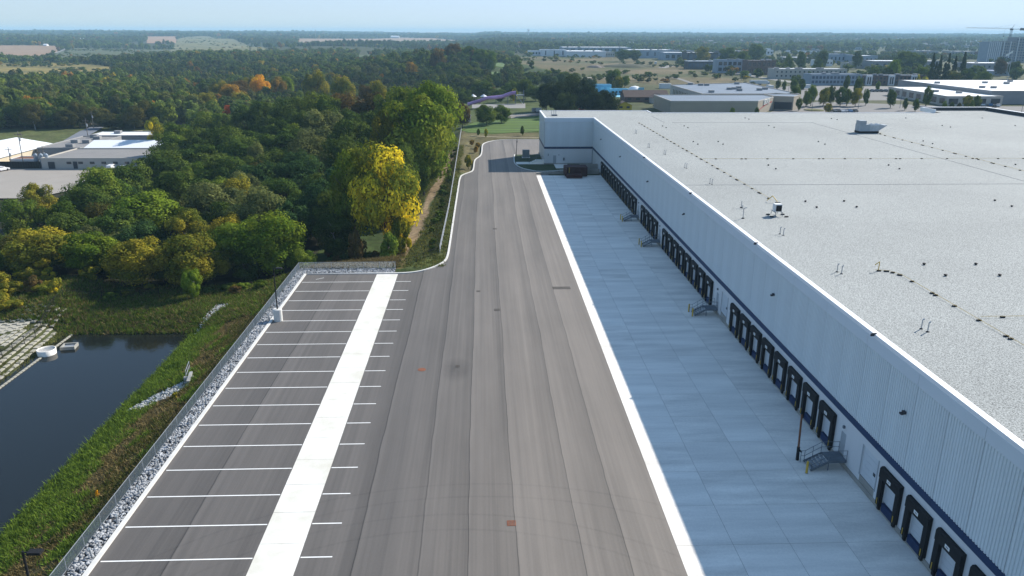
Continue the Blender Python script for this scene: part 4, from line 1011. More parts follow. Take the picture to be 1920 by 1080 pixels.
for a in [(432, 157, 430, 50, 'orange'), (412, 150, 450, 40, 'gold'), (448, 172, 420, 40, 'gold'), (485, 139, 480, 36, 'amber'), (470, 140, 486, 34, 'gold'), (518, 142, 470, 34, 'orange'), (535, 138, 480, 30, 'bright'), (430, 196, 345, 34, 'red'), (350, 172, 400, 44, 'gold'), (385, 172, 400, 40, 'olive'), (325, 170, 415, 40, 'olive'), (222, 153, 480, 34, 'bright'), (60, 180, 360, 50, 'orange'), (770, 113, 600, 24, 'orange'), (445, 150, 460, 50, 'rust'), (820, 92, 640, 30, 'rust'), (850, 80, 730, 34, 'rust'), (900, 90, 700, 36, 'green'), (880, 84, 720, 30, 'dark'), (920, 95, 690, 24, 'green'), (685, 155, 330, 40, 'rust'), (705, 150, 330, 40, 'olive'), (590, 128, 420, 50, 'olive'), (640, 140, 380, 46, 'olive')]:
    ptree(*a, VA, 'tall' if a[4] == 'amber' else 'round')
# behind the warehouse, right of the drive
PK = 'around the water park'
for a in [(866, 188, 285, 36, 'rust'), (912, 194, 292, 46, 'green'), (940, 196, 300, 40, 'green'), (958, 150, 420, 40, 'dark'), (985, 148, 410, 42, 'dark'), (935, 165, 405, 34, 'dark'), (905, 150, 440, 46, 'dark'), (885, 140, 450, 50, 'grey'), (870, 165, 400, 40, 'dark'), (965, 164, 395, 14, 'yellow'), (1005, 160, 400, 36, 'dark'), (1060, 165, 400, 40, 'dark')]:
    ptree(*a, PK)
for a in [(1078, 138, 340, 62, 'conifer'), (1046, 150, 330, 56, 'conifer'), (1098, 150, 335, 60, 'conifer'), (1140, 166, 325, 58, 'conifer'), (1118, 172, 322, 50, 'conifer'), (1025, 152, 345, 46, 'conifer'), (1060, 175, 318, 54, 'conifer')]:
    ptree(*a, 'in the black green clump behind the far end of the warehouse', 'round', name='pine_tree')
for a in [(1152, 128, 480, 34, 'dark'), (1161, 143, 470, 24, 'olive'), (1172, 140, 500, 22, 'green')]:
    ptree(*a, 'standing alone before the dry field')
for i, px in enumerate((1228, 1233, 1238, 1248)):
    ptree(px, 189+i % 2, 372, 6 if i < 3 else 11, 'conifer', 'in the little row beside the brown roofed house', 'cone')
for a in [(1494, 157, 372, 20, 'dark'), (1525, 158, 372, 18, 'green'), (1548, 161, 370, 21, 'olive'), (1562, 158, 376, 15, 'dark'), (1580, 161, 372, 24, 'dark'), (1592, 163, 372, 14, 'green'), (1608, 165, 370, 21, 'olive'), (1613, 141, 392, 16, 'dark'), (1627, 165, 374, 12, 'dark'), (1675, 164, 362, 17, 'dark'), (1700, 183, 350, 10, 'dark'), (1742, 160, 372, 18, 'green'), (1720, 184, 345, 11, 'green'), (1773, 188, 330, 9, 'green'), (1786, 190, 330, 10, 'dark'), (1800, 190, 328, 9, 'brown'), (1817, 176, 356, 18, 'olive'), (1836, 177, 360, 14, 'green'), (1825, 187, 335, 9, 'green'), (1515, 168, 366, 14, 'dark'), (1460, 148, 480, 10, 'dark'), (1472, 150, 470, 9, 'dark'), (1490, 148, 460, 14, 'dark'), (1505, 146, 470, 14, 'dark'), (1590, 140, 470, 12, 'dark'), (1420, 200, 322, 9, 'dark'), (1374, 201, 318, 12, 'green'), (1648, 150, 470, 8, 'green')]:
    ptree(*a, 'around the retail parking lots', 'tall' if a[3] < 13 else 'round')
ptree(1500, 182, 348, 12, 'green', '', label='round topped green tree at the corner of the tan store')
ptree(1554, 193, 338, 17, 'gold', '', label='rounded yellow green tree in the parking lot behind the roof')
ptree(1725, 134, 480, 10, 'yellow', 'beside the dark conifers', 'bush'); ptree(1737, 137, 476, 12, 'yellow', 'beside the dark conifers', 'bush')
ptree(1906, 204, 320, 16, 'red', '', 'bush', label='dark red bush beyond the raised parapet at the right')
for a in [(1753, 97, 520, 16), (1766, 104, 515, 16), (1782, 100, 522, 18), (1794, 103, 525, 16), (1811, 97, 520, 18), (1757, 116, 505, 16), (1774, 116, 505, 18)]:
    ptree(*a, 'conifer', 'in the tall group left of the tower blocks', 'cone')
for a in [(1680, 108, 560, 22, 'bright'), (1700, 95, 700, 40, 'dark'), (1720, 97, 700, 34, 'dark'), (1730, 124, 540, 30, 'green'), (1790, 130, 520, 30, 'olive'), (1845, 132, 500, 30, 'green'), (1815, 128, 510, 26, 'dark'), (1610, 92, 760, 18, 'dark'), (1640, 125, 560, 26, 'dark'), (1665, 126, 560, 24, 'dark'), (1545, 92, 760, 22, 'dark'), (1505, 93, 740, 18, 'dark'), (1320, 85, 850, 30, 'olive'), (1365, 88, 840, 36, 'green'), (1420, 80, 900, 34, 'dark'), (1395, 95, 800, 26, 'green'), (1190, 92, 950, 26, 'dark'), (1170, 92, 950, 30, 'dark'), (1880, 108, 640, 20, 'rust'), (1535, 108, 640, 20, 'dark'), (1480, 100, 700, 16, 'green'), (1905, 112, 600, 20, 'dark')]:
    ptree(*a, 'among the low commercial buildings')
# fill the near wood
random.seed(5)
WOOD = [(-160, 165), (-112, 110), (-60, 107), (-29, 107), (-24, 117), (-19, 126), (-17, 150), (-14, 200), (-12, 240), (-20, 302), (-86, 302), (-93, 250), (-99, 205), (-118, 188)]
fill = 0; tries = 0
CANX = [-200, 0, 60, 100, 150, 180, 230, 300, 450, 600, 700, 800, 860]; CANY = [460, 442, 405, 380, 350, 318, 285, 258, 215, 180, 168, 190, 240]
while fill < 120 and tries < 9000:
    tries += 1
    x, y = random.uniform(-158, -12), random.uniform(104, 300)
    if not inpoly(np.array([x]), np.array([y]), WOOD)[0]: continue
    if any((x-a)**2+(y-b)**2 < (2.2+.5*r_)**2 for a, b, r_ in spots): continue
    top = Hs(x, y)+random.uniform(5.5, 8.5)+5*float(sstep(-90, -30, x))*float(sstep(110, 200, y))
    pv = Vector((x, y, -CAMH)); pxx = 960+FPX*pv.dot(_rt)/pv.dot(_fw)
    top = min(top, aty(pxx, float(np.interp(pxx, CANX, CANY))+random.uniform(0, 12), y)[1])
    if top-Hs(x, y) < 2.5: continue
    tree(x, y, top, random.uniform(6, 8.5), random.choice(['dark', 'dark', 'blue', 'green', 'grey', 'brown']), 'filling the near wood'); fill += 1
print('trees', ntree, 'fill', fill)

# ------------------------------------------------------------------ understory, grass, shrubs
def tufts(name, xy, zf, m, hlo, hhi, w, blades, label, cat, lean=.5):
    n = len(xy); N = n*blades; c = np.repeat(xy, blades, 0)+rng.normal(0, w*.9, (N, 2))
    z = np.repeat(zf(xy[:, 0], xy[:, 1]), blades); h = rng.uniform(hlo, hhi, N); a = rng.uniform(0, 6.28, N)
    ln = rng.normal(0, lean, (N, 2))*h[:, None]
    dx, dy = np.cos(a)*w*.35, np.sin(a)*w*.35
    V = np.stack([np.stack([c[:, 0]-dx, c[:, 1]-dy, z-.03], 1), np.stack([c[:, 0]+dx, c[:, 1]+dy, z-.03], 1), np.stack([c[:, 0]+ln[:, 0], c[:, 1]+ln[:, 1], z+h], 1)], 1).reshape(-1, 3)
    me = np_mesh(name, V, np.arange(3*N).reshape(-1, 3), m)
    cl = np.repeat(np.repeat(rng.uniform(0, 1, n), blades)*.6+rng.uniform(0, .4, N), 3); br = np.repeat(rng.uniform(0, 1, N), 3)
    at_ = me.color_attributes.new('leafv', 'FLOAT_COLOR', 'POINT'); at_.data.foreach_set('color', np.stack([cl, br, cl*0, cl*0+1], 1).astype(np.float32).ravel())
    o = link(bpy.data.objects.new(name, me)); tag(o, label, cat, kind='stuff'); return o
def scatter(n, x0, x1, y0, y1, keep):
    P = np.stack([rng.uniform(x0, x1, n), rng.uniform(y0, y1, n)], 1); return P[keep(P[:, 0], P[:, 1])]
GR = leaf_mat('bank_grass', (.055, .088, .013), (.115, .165, .022)); GD = leaf_mat('dry_bank_grass', (.10, .078, .03), (.21, .16, .07)); GM = leaf_mat('mixed_weeds', (.058, .074, .017), (.12, .112, .032))
def nz_(x, y): return np.sin(x*.9+1)*np.sin(y*.55+2)+.6*np.sin(x*1.7-y*1.1)+.4*np.sin(x*.31+y*.23)
offroad = lambda x, y: ~inpoly(x, y, q) & ~inpoly(x, y, q2)
P = scatter(17000, -37.2, -27.4, 33, 100, lambda x, y: offroad(x, y) & ((x < -32.2+.7*nz_(x, y)) | (nz_(x, y) > .55)))
tufts('bank_grass', P, H, GR, .12, .5, .16, 7, 'lush green grass on the bank right of the pond', 'grass')
P = scatter(9000, -33.5, -27.4, 33, 100, lambda x, y: offroad(x, y) & (nz_(x, y) < .6))
tufts('dry_grass', P, H, GD, .08, .3, .15, 6, 'dry brown grass in the middle of the bank', 'grass', .8)
P = scatter(5000, -30.5, -27.2, 33, 108, lambda x, y: nz_(x*1.3, y) > -.3)
tufts('bank_weeds', P, H, GM, .1, .4, .16, 7, 'dark mixed weeds under the chain link fence', 'weeds')
P = scatter(19000, -80, -28, 89.5, 107, lambda x, y: offroad(x, y) & ((y > 91.8) | (x < -51.5)) & ~((x < -51.6) & (x > -71) & (y < 92)))
tufts('shore_weeds', P[::2], H, GR, .15, .65, .22, 8, 'green weeds along the far shore of the pond', 'weeds')
tufts('shore_dry_weeds', P[1::3], H, GD, .15, .6, .22, 7, 'dry brown weeds behind the pond', 'weeds', .7)
P = scatter(12000, -27, -5.8, 109.6, 240, lambda x, y: (x > -16+(y < 117)*-11) & (x < -5.9) & (np.abs(x-np.interp(y, [112, 115, 119, 135, 160, 190, 215, 240], [-24, -19, -13.6, -12.4, -11.7, -10.2, -9.2, -8.6])) > 1.1))
tufts('verge_grass', P, H, GM, .12, .45, .2, 6, 'mixed grass on the slope between fence and wood', 'grass')
P = scatter(3400, -28, -13, 109.8, 125, lambda x, y: (y < 117) | (x > -24))
tufts('straw_grass', P, H, GD, .2, .7, .2, 8, 'straw coloured tall grass before the wood', 'grass')
P = scatter(2600, -60, -51.5, 62, 92, lambda x, y: (x > -53+.5*nz_(x, y)) | (nz_(x, y) > .9))
tufts('block_grass', P, H, GM, .1, .35, .15, 7, 'grass growing between the concrete blocks', 'grass')
random.seed(44)
for i in range(12):
    x, y = random.uniform(-25, -17.5), random.uniform(117, 124); tree(x, y, Hs(x, y)+random.uniform(1.2, 2.6), random.uniform(1.8, 3.0), random.choice(['dark', 'olive', 'rust', 'dark']), 'under the edge of the wood behind the stalls', 'bush')
# yellow shrubs left of the pond and understory, each an own bush
random.seed(21)
for i in range(26):
    x, y = random.uniform(-72, -55.5), random.uniform(93, 107)
    w = random.uniform(2.2, 3.6); tree(x, y, Hs(x, y)+random.uniform(1.6, 2.9), w, random.choice(['gold', 'gold', 'olive', 'yellow', 'rust']), 'in the shrubbery left of the pond', 'bush')
for i in range(14):
    x, y = random.uniform(-52, -30), random.uniform(100.5, 105.5)
    tree(x, y, Hs(x, y)+random.uniform(.9, 1.8), random.uniform(1.6, 2.8), random.choice(['rust', 'olive', 'dark', 'green']), 'at the foot of the wood behind the pond', 'bush')
for i in range(26):
    y = random.uniform(120, 240); x = -7.9-random.uniform(0, 1.3)
    tree(x, y, Hs(x, y)+random.uniform(.6, 1.4), random.uniform(1.0, 1.9), random.choice(['dark', 'green', 'dark']), 'on the slope left of the long fence', 'bush')
tree(-3.8, 197, 3.6, 2.0, 'yellow', '', 'tall', label='small young yellow tree beside the drive'); tree(1.0, 222+36, 3.0, 1.4, 'yellow', '', 'tall', label='young yellow tree on the verge before the striped lawn')
tree(13.2, 262, 3.4, 1.6, 'dark', '', 'tall', label='small dark conical tree left of the far warehouse corner'); tree(-1.5, 262, 2.6, 1.3, 'dark', '', 'tall', label='small dark tree on the verge of the striped lawn')
for x, y in ((-2.2, 226), (-3.4, 240), (-1.6, 235)): tree(x, y, 2.0, 1.8, 'orange', 'on the dry verge at the bend of the drive', 'bush')
tree(-29.5, 52.0, Hs(-29.5, 52)+.8, .35, 'amber', '', 'bush', label='tiny orange sapling on the bank by the fence'); tree(-30.2, 69.3, Hs(-30.2, 69.3)+.9, .6, 'yellow', '', 'bush', label='small yellow sapling below the headwall')

# ------------------------------------------------------------------ far woodland (stuff, instanced)
protoC = bpy.data.collections.new('woodland_prototypes')
np_ = 0
for i in range(5):
    me = crown_mesh('proto_mid', MT['wleaf'], seed=500+i, nclump=22, nleaf=75, leaf=.085, shape='round' if i < 4 else 'tall'); o = bpy.data.objects.new('a%02d' % i, me); protoC.objects.link(o)
for i in range(4):
    me = crown_mesh('proto_far', MT['wleaf'], seed=600+i, nclump=12, nleaf=22, leaf=.17, shape='round'); o = bpy.data.objects.new('b%02d' % i, me); protoC.objects.link(o)
def gn_group():
    ng = bpy.data.node_groups.new('woodland', 'GeometryNodeTree')
    ng.interface.new_socket('Geometry', in_out='INPUT', socket_type='NodeSocketGeometry'); ng.interface.new_socket('Geometry', in_out='OUTPUT', socket_type='NodeSocketGeometry')
    N = ng.nodes; L = ng.links; gi = N.new('NodeGroupInput'); go = N.new('NodeGroupOutput')
    ci = N.new('GeometryNodeCollectionInfo'); ci.inputs['Collection'].default_value = protoC; ci.inputs['Separate Children'].default_value = True; ci.inputs['Reset Children'].default_value = True
    ip = N.new('GeometryNodeInstanceOnPoints'); ip.inputs['Pick Instance'].default_value = True
    def na(n, t):
        a = N.new('GeometryNodeInputNamedAttribute'); a.data_type = t; a.inputs['Name'].default_value = n; return a.outputs['Attribute']
    rot = N.new('ShaderNodeCombineXYZ'); L.new(na('rot', 'FLOAT'), rot.inputs['Z'])
    mp = N.new('GeometryNodeMeshToPoints')
    L.new(gi.outputs[0], mp.inputs['Mesh']); L.new(mp.outputs[0], ip.inputs['Points']); L.new(ci.outputs[0], ip.inputs['Instance'])
    L.new(na('pick', 'INT'), ip.inputs['Instance Index']); L.new(rot.outputs[0], ip.inputs['Rotation']); L.new(na('size', 'FLOAT_VECTOR'), ip.inputs['Scale'])
    L.new(ip.outputs[0], go.inputs[0]); return ng
GN = gn_group()
def woodland(name, xyz, size, pick, tint, label):
    me = bpy.data.meshes.new(name); n = len(xyz); me.vertices.add(n); me.vertices.foreach_set('co', np.asarray(xyz, np.float32).ravel())
    for nm, ty, arr in (('rot', 'FLOAT', rng.uniform(0, 6.28, n)), ('pick', 'INT', pick), ('size', 'FLOAT_VECTOR', size), ('tint', 'FLOAT_COLOR', np.concatenate([tint, np.ones((n, 1))], 1))):
        a = me.attributes.new(nm, ty, 'POINT'); key = {'FLOAT': 'value', 'INT': 'value', 'FLOAT_VECTOR': 'vector', 'FLOAT_COLOR': 'color'}[ty]
        a.data.foreach_set(key, np.asarray(arr, np.int32 if ty == 'INT' else np.float32).ravel())
    me.update(); o = link(bpy.data.objects.new(name, me)); md = o.modifiers.new('instances', 'NODES'); md.node_group = GN
    me.materials.append(MT['wleaf']); tag(o, label, 'woodland', kind='stuff'); return o
# places with no trees
def valley(L_, z=-8): return [at(x, y, z) for x, y in L_]
def farpoly(L_, Yz):   # photo outline of a far field on the rising land
    out = []
    for x, y in L_:
        z = Yz
        for _ in range(12):
            p = at(x, y, z); z = .5*z+.5*Hs(*p)
        out.append(p)
    return out
F_BROWN = farpoly([(-40, 100), (-40, 86), (50, 86), (112, 87), (106, 99), (70, 110), (20, 110)], 0)
F_ROAD = farpoly([(100, 101), (106, 101), (124, 93), (141, 86.5), (137, 86.5), (119, 92)], 0)
F_YEL = farpoly([(-40, 122), (60, 118), (110, 119), (170, 122), (215, 128), (212, 150), (120, 156), (-40, 158)], -7)
F_GRN = farpoly([(100, 100), (140, 91), (230, 92), (330, 93), (330, 108), (180, 116), (110, 118)], -3)
F_HILL = farpoly([(318, 96), (335, 72), (380, 68), (440, 74), (500, 93), (500, 106), (400, 104), (330, 104)], 4)
F_BRN2 = farpoly([(276, 69), (332, 69), (330, 82), (275, 82)], 6)
F_STRIP = farpoly([(560, 79), (560, 73), (760, 71), (860, 76), (860, 84), (720, 82), (560, 84)], 4)
RIVER = farpoly([(666, 118), (672, 112), (690, 110), (702, 112), (700, 117), (690, 120)], -8)
SHORE = farpoly([(664, 112), (668, 104), (700, 103), (704, 109)], -8)
LHILL = farpoly([(893, 146), (925, 127), (945, 119), (950, 151), (915, 156)], 3)
LOT_L = [(-175, 196), (-100, 196), (-98, 235), (-104, 300), (-130, 350), (-200, 350), (-260, 260)]
HOUSES_L = valley([(280, 205), (285, 195), (400, 195), (410, 212), (330, 218)])
PARK = P2([(845, 232), (850, 205), (862, 178), (1000, 172), (1010, 215)])
clear = [PARK, FIELD_BIG, F_BROWN, F_ROAD, F_YEL, F_GRN, F_HILL, F_BRN2, F_STRIP, RIVER, SHORE, LHILL, LOT_L, HOUSES_L, valley([(150, 250), (150, 225), (210, 225), (270, 245), (270, 262), (150, 262)])]
fm = lambda n, c, v=.15, c2=None: mat(n, c, .95, v, .02, c2=c2, fine=.25, fscale=.15)
drape('brown_field', F_BROWN, fm('ploughed_field', (.26, .17, .10)), 1.2); drape('valley_road', F_ROAD, MT['roadm'], 1.0); drape('yellow_field', F_YEL, fm('yellow_scrub_field', (.10, .10, .03), .3, (.22, .16, .03)), 1.0)
drape('green_field', F_GRN, fm('pale_green_field', (.075, .085, .03)), .8); drape('hill_field', F_HILL, fm('hill_field', (.10, .105, .035), .25, (.16, .14, .05)), 1.2); drape('stubble_field', F_BRN2, fm('stubble_field', (.30, .18, .10)), 1.5)
drape('stubble_strip', F_STRIP, fm('stubble_strip', (.27, .18, .11)), 1.5); drape('river_shore', SHORE, fm('river_reeds', (.07, .09, .03)), 1.0); drape('hill_lawn', LHILL, fm('hill_lawn', (.075, .125, .03), .08), .7, 6)
rv = drape('river', RIVER, MT['water'], 1.3)
# striped lawn behind the drive
lw = drape('striped_lawn', LAWN, mat('mown_lawn', (.042, .078, .008), .95, .35, .16, c2=(.07, .125, .010), stretch=(.10, 1.6, 1)), .12, 4)
def forest_points(cell, r0, r1, hfun, keep):
    a = 1.08; out = []
    xs = np.arange(-r1, r1, cell); ys = np.arange(0, r1, cell); X, Y = np.meshgrid(xs, ys)
    X = X.ravel()+rng.uniform(-.45, .45, X.size)*cell; Y = Y.ravel()+rng.uniform(-.45, .45, Y.size)*cell
    r = np.hypot(X, Y); az = np.arctan2(X, Y)
    k = (r >= r0) & (r < r1) & (az > -.78) & (az < .80)
    X, Y = X[k], Y[k]
    k = keep(X, Y)
    return X[k], Y[k]
def lowf(x, y, s): return np.sin(x/s+1.1)*np.cos(y/s*.8+.3)+.7*np.sin(x/s*.47-y/s*.61+2.2)+.5*np.sin(x/s*1.9+y/s*1.4)
BLD = []   # building footprints fill this list before the woodland is scattered
def keep_base(x, y):
    k = np.ones(x.shape, bool)
    for p in clear: k &= ~inpoly(x, y, p)
    for bx, by, br in BLD: k &= ((x-bx)**2+(y-by)**2 > br*br)
    k &= ~((x > -9) & (y < 345)); k &= ~((x > -34) & (y < 112)); k &= ~((x > -60) & (y < 100)); k &= ~((x < -12) & (x > -100) & (y < 296) & (y > 100) & inpoly(x, y, WOOD))
    k &= ~((x > 5) & (x < 330) & (y < 520)); k &= ~((y < 303) & (x > -330))
    return k
PAL = np.array([(.035, .055, .016), (.028, .045, .014), (.045, .065, .022), (.05, .06, .028), (.032, .050, .022), (.055, .075, .018), (.038, .045, .026)])
AUT = np.array([(.13, .11, .02), (.10, .06, .02), (.14, .085, .02), (.08, .05, .025)])
def tints(n, aut=.06):
    t = PAL[rng.integers(0, len(PAL), n)]*rng.uniform(.8, 1.25, (n, 1)); a = rng.uniform(0, 1, n) < aut*.6
    t[a] = AUT[rng.integers(0, len(AUT), a.sum())]; return t*np.array([2.5, 2.3, 1.45])
def do_woodland():
    # left valley, near part
    for nm, cell, r0, r1, hl, hh, lb in (('valley_woodland', 7.5, 100, 640, 7.5, 12.5, 'dark green woodland filling the valley beyond the near wood'), ('far_woodland', 11, 640, 1500, 8, 13, 'bluish woodland across the far valley'), ('distant_woodland', 18, 1500, 3600, 9, 14, 'hazy woodland on the distant hills'), ('horizon_woodland', 34, 3600, 8200, 10, 16, 'pale blue woodland along the horizon')):
        def keep(x, y):
            k = keep_base(x, y); dens = np.ones(x.shape)
            right = (x > 20+.02*y)
            dens = np.where(right & (y < 1500), np.where(lowf(x, y, 60) > .35, .5, .06), dens)
            dens = np.where(right & (y >= 1500), np.where(lowf(x, y, 160) > -.5, .8, .3), dens)
            dens = np.where(~right & (np.hypot(x, y) > 1400), np.where(lowf(x, y, 330) > -.95, .92, .12), dens)
            dens = np.where(~right & (lowf(x, y, 170) > 1.45), .3, dens)
            return k & (rng.uniform(0, 1, x.shape) < dens)
        x, y = forest_points(cell, r0, r1, None, keep); n = len(x); z = H(x, y)
        h = rng.uniform(hl, hh, n)*(1+.22*lowf(x, y, 110)); w = h*rng.uniform(.75, 1.15, n)*(1 if cell < 20 else 1.5)
        h = np.where((x > 20) & (y < 1500), h*.75, h); 
        pick = rng.integers(0, 5, n) if r1 <= 700 else rng.integers(5, 9, n)
        print(nm, n); tv = tints(n, .05)*(1+.17*lowf(x, y, 130)+.10*lowf(x, y, 37))[:, None]
        woodland(nm, np.stack([x, y, z-.12*h], 1), np.stack([w, w, h*1.12], 1), pick, np.clip(tv, .01, 1), lb)

def field_shrubs():
    X, Y = [], []
    for poly, n in ((F_GRN, 260), (F_HILL, 420), (F_YEL, 260), (FIELD_BIG, 130)):
        P = np.array(poly); x = rng.uniform(P[:, 0].min(), P[:, 0].max(), n*4); y = rng.uniform(P[:, 1].min(), P[:, 1].max(), n*4)
        k = inpoly(x, y, poly) & (lowf(x, y, 45) > .1); X += list(x[k][:n]); Y += list(y[k][:n])
    x, y = np.array(X), np.array(Y); n = len(x); h = rng.uniform(1.5, 4.5, n); w = h*rng.uniform(1.2, 2.4, n)
    woodland('field_shrubs', np.stack([x, y, H(x, y)-.1*h+.5], 1), np.stack([w, w, h], 1), rng.integers(5, 9, n), tints(n, .2), 'scattered low shrubs on the open fields')
def far_town():
    rr = random.Random(77); wm2 = ['beige', 'whitew', 'greyw', 'bluegrey', 'brick']; rm2 = ['wroof', 'wroof', 'groof', 'gravroof']
    for i in range(58):
        px = rr.uniform(1160, 1900); py = rr.uniform(76, 104); p = at(px, py, 0)
        if p[1] > 2600 or p[1] < 850: continue
        w, d, h = rr.uniform(16, 55), rr.uniform(12, 30), rr.uniform(4, 8)
        if any((p[0]-bx)**2+(p[1]-by)**2 < (br+.45*w)**2 for bx, by, br in BLD): continue
        block('commercial_building', 'low commercial building with flat roof in the hazy town', 'building', rect(p[0], p[0]+w, p[1], p[1]+d), h, MT[wm2[i % 5]], MT[rm2[i % 4]], [((p[0], p[1]), (p[0]+w, p[1]), .8, h-.5, max(3, int(w/5)), MT['glass'], 1, .5, .4)], .3, None, 2, 'low commercial buildings in the hazy town')
# ------------------------------------------------------------------ cars
def car_proto(kind='car'):
    t = empty('parked_car'); b = MB()
    if kind == 'van': prof = [(-2.3, .35), (-2.3, 1.75), (-2.1, 1.95), (1.1, 1.95), (1.75, 1.15), (2.3, 1.0), (2.35, .35)]
    else: prof = [(-2.2, .35), (-2.25, .85), (-2.05, .98), (-1.55, 1.02), (-1.1, 1.42), (.35, 1.45), (1.0, 1.0), (1.9, .88), (2.2, .7), (2.2, .35)]
    n = len(prof); hw_ = .88
    b.v += [(x, -hw_, z) for x, z in prof]+[(x, hw_, z) for x, z in prof]
    b.v = [(x, y*(.84 if z > 1.2 else 1), z) for x, y, z in b.v]
    for i in range(n): j = (i+1) % n; b.f.append((i, j, n+j, n+i))
    b.f.append(tuple(reversed(range(n)))); b.f.append(tuple(range(n, 2*n)))
    body = b.obj('body', CARC['white'], t); body.data.flip_normals() if False else None
    g = MB()
    if kind == 'van': g.quad((1.17, -.7, 1.86), (1.73, -.8, 1.2), (1.73, .8, 1.2), (1.17, .7, 1.86)); g.box(.1, 1.0, -.905, .905, 1.3, 1.75)
    else:
        g.quad((.43, -.66, 1.42), (1.0, -.78, 1.03), (1.0, .78, 1.03), (.43, .66, 1.42)); g.quad((-1.17, .66, 1.38), (-1.52, .78, 1.05), (-1.52, -.78, 1.05), (-1.17, -.66, 1.38))
        g.box(-1.05, .35, -.83, .83, 1.05, 1.36)
    gl = g.obj('windows', MT['glass'], t); gl.location = (0, 0, .012)
    for x in (-1.35, 1.35):
        for y in (-.8, .8): MB().tube((x, y-.1, .33), (x, y+.1, .33), .33, .33, 12).obj('wheel', MT['tyre'], t)
    return t
CP = car_proto(); VP = car_proto('van'); used = {'car': False, 'van': False}
def car(x, y, rz, colr, label, kind='car', z=None, group=None, name=None, sc=.9):
    p = VP if kind == 'van' else CP
    t = p if not used[kind] else copy_tree(p); used[kind] = True
    t.name = name or ('parked_van' if kind == 'van' else 'parked_car')
    t.location = (x, y, Hs(x, y)+.04 if z is None else z); t.rotation_euler = (0, 0, rz); t.scale = (sc, sc, sc)
    for ch in t.children:
        if ch.name.startswith('body'): ch.material_slots[0].link = 'OBJECT'; ch.material_slots[0].material = CARC[colr]
    tag(t, label, 'van' if kind == 'van' else 'car', group)

# ------------------------------------------------------------------ buildings
def windows_on(t, p, q, z0, z1, n, m, rows=1, wfrac=.6, hfrac=.55, shift=.0):
    p = Vector((*p, 0)); q = Vector((*q, 0)); d = (q-p); L_ = d.length; d.normalize(); nn = Vector((d.y, -d.x, 0)); hr = (z1-z0)/rows
    ww = L_/n*wfrac; hh = hr*hfrac
    b = MB(); b.v += [tuple(v) for v in (-d*ww/2, d*ww/2, d*ww/2+nn*.05, -d*ww/2+nn*.05)]
    b.v = [(a, c, 0) for a, c, _ in b.v]+[(a, c, hh) for a, c, _ in b.v]; b.f = [(0, 1, 5, 4), (1, 2, 6, 5), (2, 3, 7, 6), (3, 0, 4, 7), (4, 5, 6, 7), (3, 2, 1, 0)]
    me = b.mesh('window', m)
    bm = bmesh.new(); bm.from_mesh(me); bmesh.ops.recalc_face_normals(bm, faces=bm.faces); bm.to_mesh(me); bm.free()
    for r_ in range(rows):
        for i in range(n):
            c = p+d*(L_*(i+.5)/n)+nn*.02; inst('window', me, t, (c.x, c.y, z0+hr*r_+hr*(1-hfrac)*.5+shift))
def block(name, label, cat, foot, h, wm, rm, wins=(), parapet=.35, z=None, units=0, group=None, edge=None):
    cx = sum(p[0] for p in foot)/len(foot); cy = sum(p[1] for p in foot)/len(foot)
    z0 = Hs(cx, cy)-.3 if z is None else z
    t = empty(name, (0, 0, z0), 0, label, cat, group); k = len(foot)
    ar = sum(foot[i][0]*foot[(i+1) % k][1]-foot[(i+1) % k][0]*foot[i][1] for i in range(k))
    if ar < 0: foot = foot[::-1]
    MB().prism(foot, -1, h, top=False).obj('wall', wm, t)
    b = MB(); b.quad(*[(x, y, h-.01) for x, y in foot]); b.obj('roof', rm, t)
    if parapet:
        b = MB()
        for i in range(k):
            a = Vector(foot[i]); c = Vector(foot[(i+1) % k]); d = (c-a).normalized(); n_ = Vector((-d.y, d.x))*.3; o_ = Vector((d.y, -d.x))*.06
            b.prism([tuple(a+o_), tuple(c+o_-d*.01), tuple(c+n_-d*.3), tuple(a+n_+d*.3)], h-.25, h+parapet, True, True)
        b.obj('parapet', edge or wm, t)
    for w in wins: windows_on(t, *w)
    rr = random.Random(int(cx*7+cy))
    x0, x1 = min(p[0] for p in foot), max(p[0] for p in foot); y0, y1 = min(p[1] for p in foot), max(p[1] for p in foot)
    n = 0
    while n < units:
        ux, uy = rr.uniform(x0+2, x1-4), rr.uniform(y0+2, y1-3)
        if not inpoly(np.array([ux, ux+2.5]), np.array([uy, uy+2]), foot).all(): continue
        MB().box(ux, ux+2.4, uy, uy+1.8, h, h+1.1).obj('roof_unit', MT['greyw'], t); n += 1
    BLD.append((cx, cy, .55*math.hypot(x1-x0, y1-y0)+2)); return t
def rect(x0, x1, y0, y1): return [(x0, y0), (x1, y0), (x1, y1), (x0, y1)]
def front(pl, pr_, yb, z=0.0):  # photo span of a facade's foot -> its ends
    a = at(pl, yb, z); c = at(pr_, yb, z); return a, c
def fblock(name, label, cat, pl, pr_, yb, yt, depth, wm, rm, n=0, rows=1, wmt=None, z=0.0, units=0, wf=.6, hf=.55, parapet=.35, group=None, edge=None):
    a, c = front(pl, pr_, yb, z); Y = a[1]; _, zt = aty((pl+pr_)/2, yt, Y); h = max(2.5, zt-z)
    w = [((a[0], Y), (c[0], Y), .8, h-.4, n, wmt or MT['glass'], rows, wf, hf)] if n else []
    return block(name, label, cat, [(a[0], Y), (c[0], Y), (c[0], Y+depth), (a[0], Y+depth)], h, wm, rm, w, parapet, z, units, group, edge)
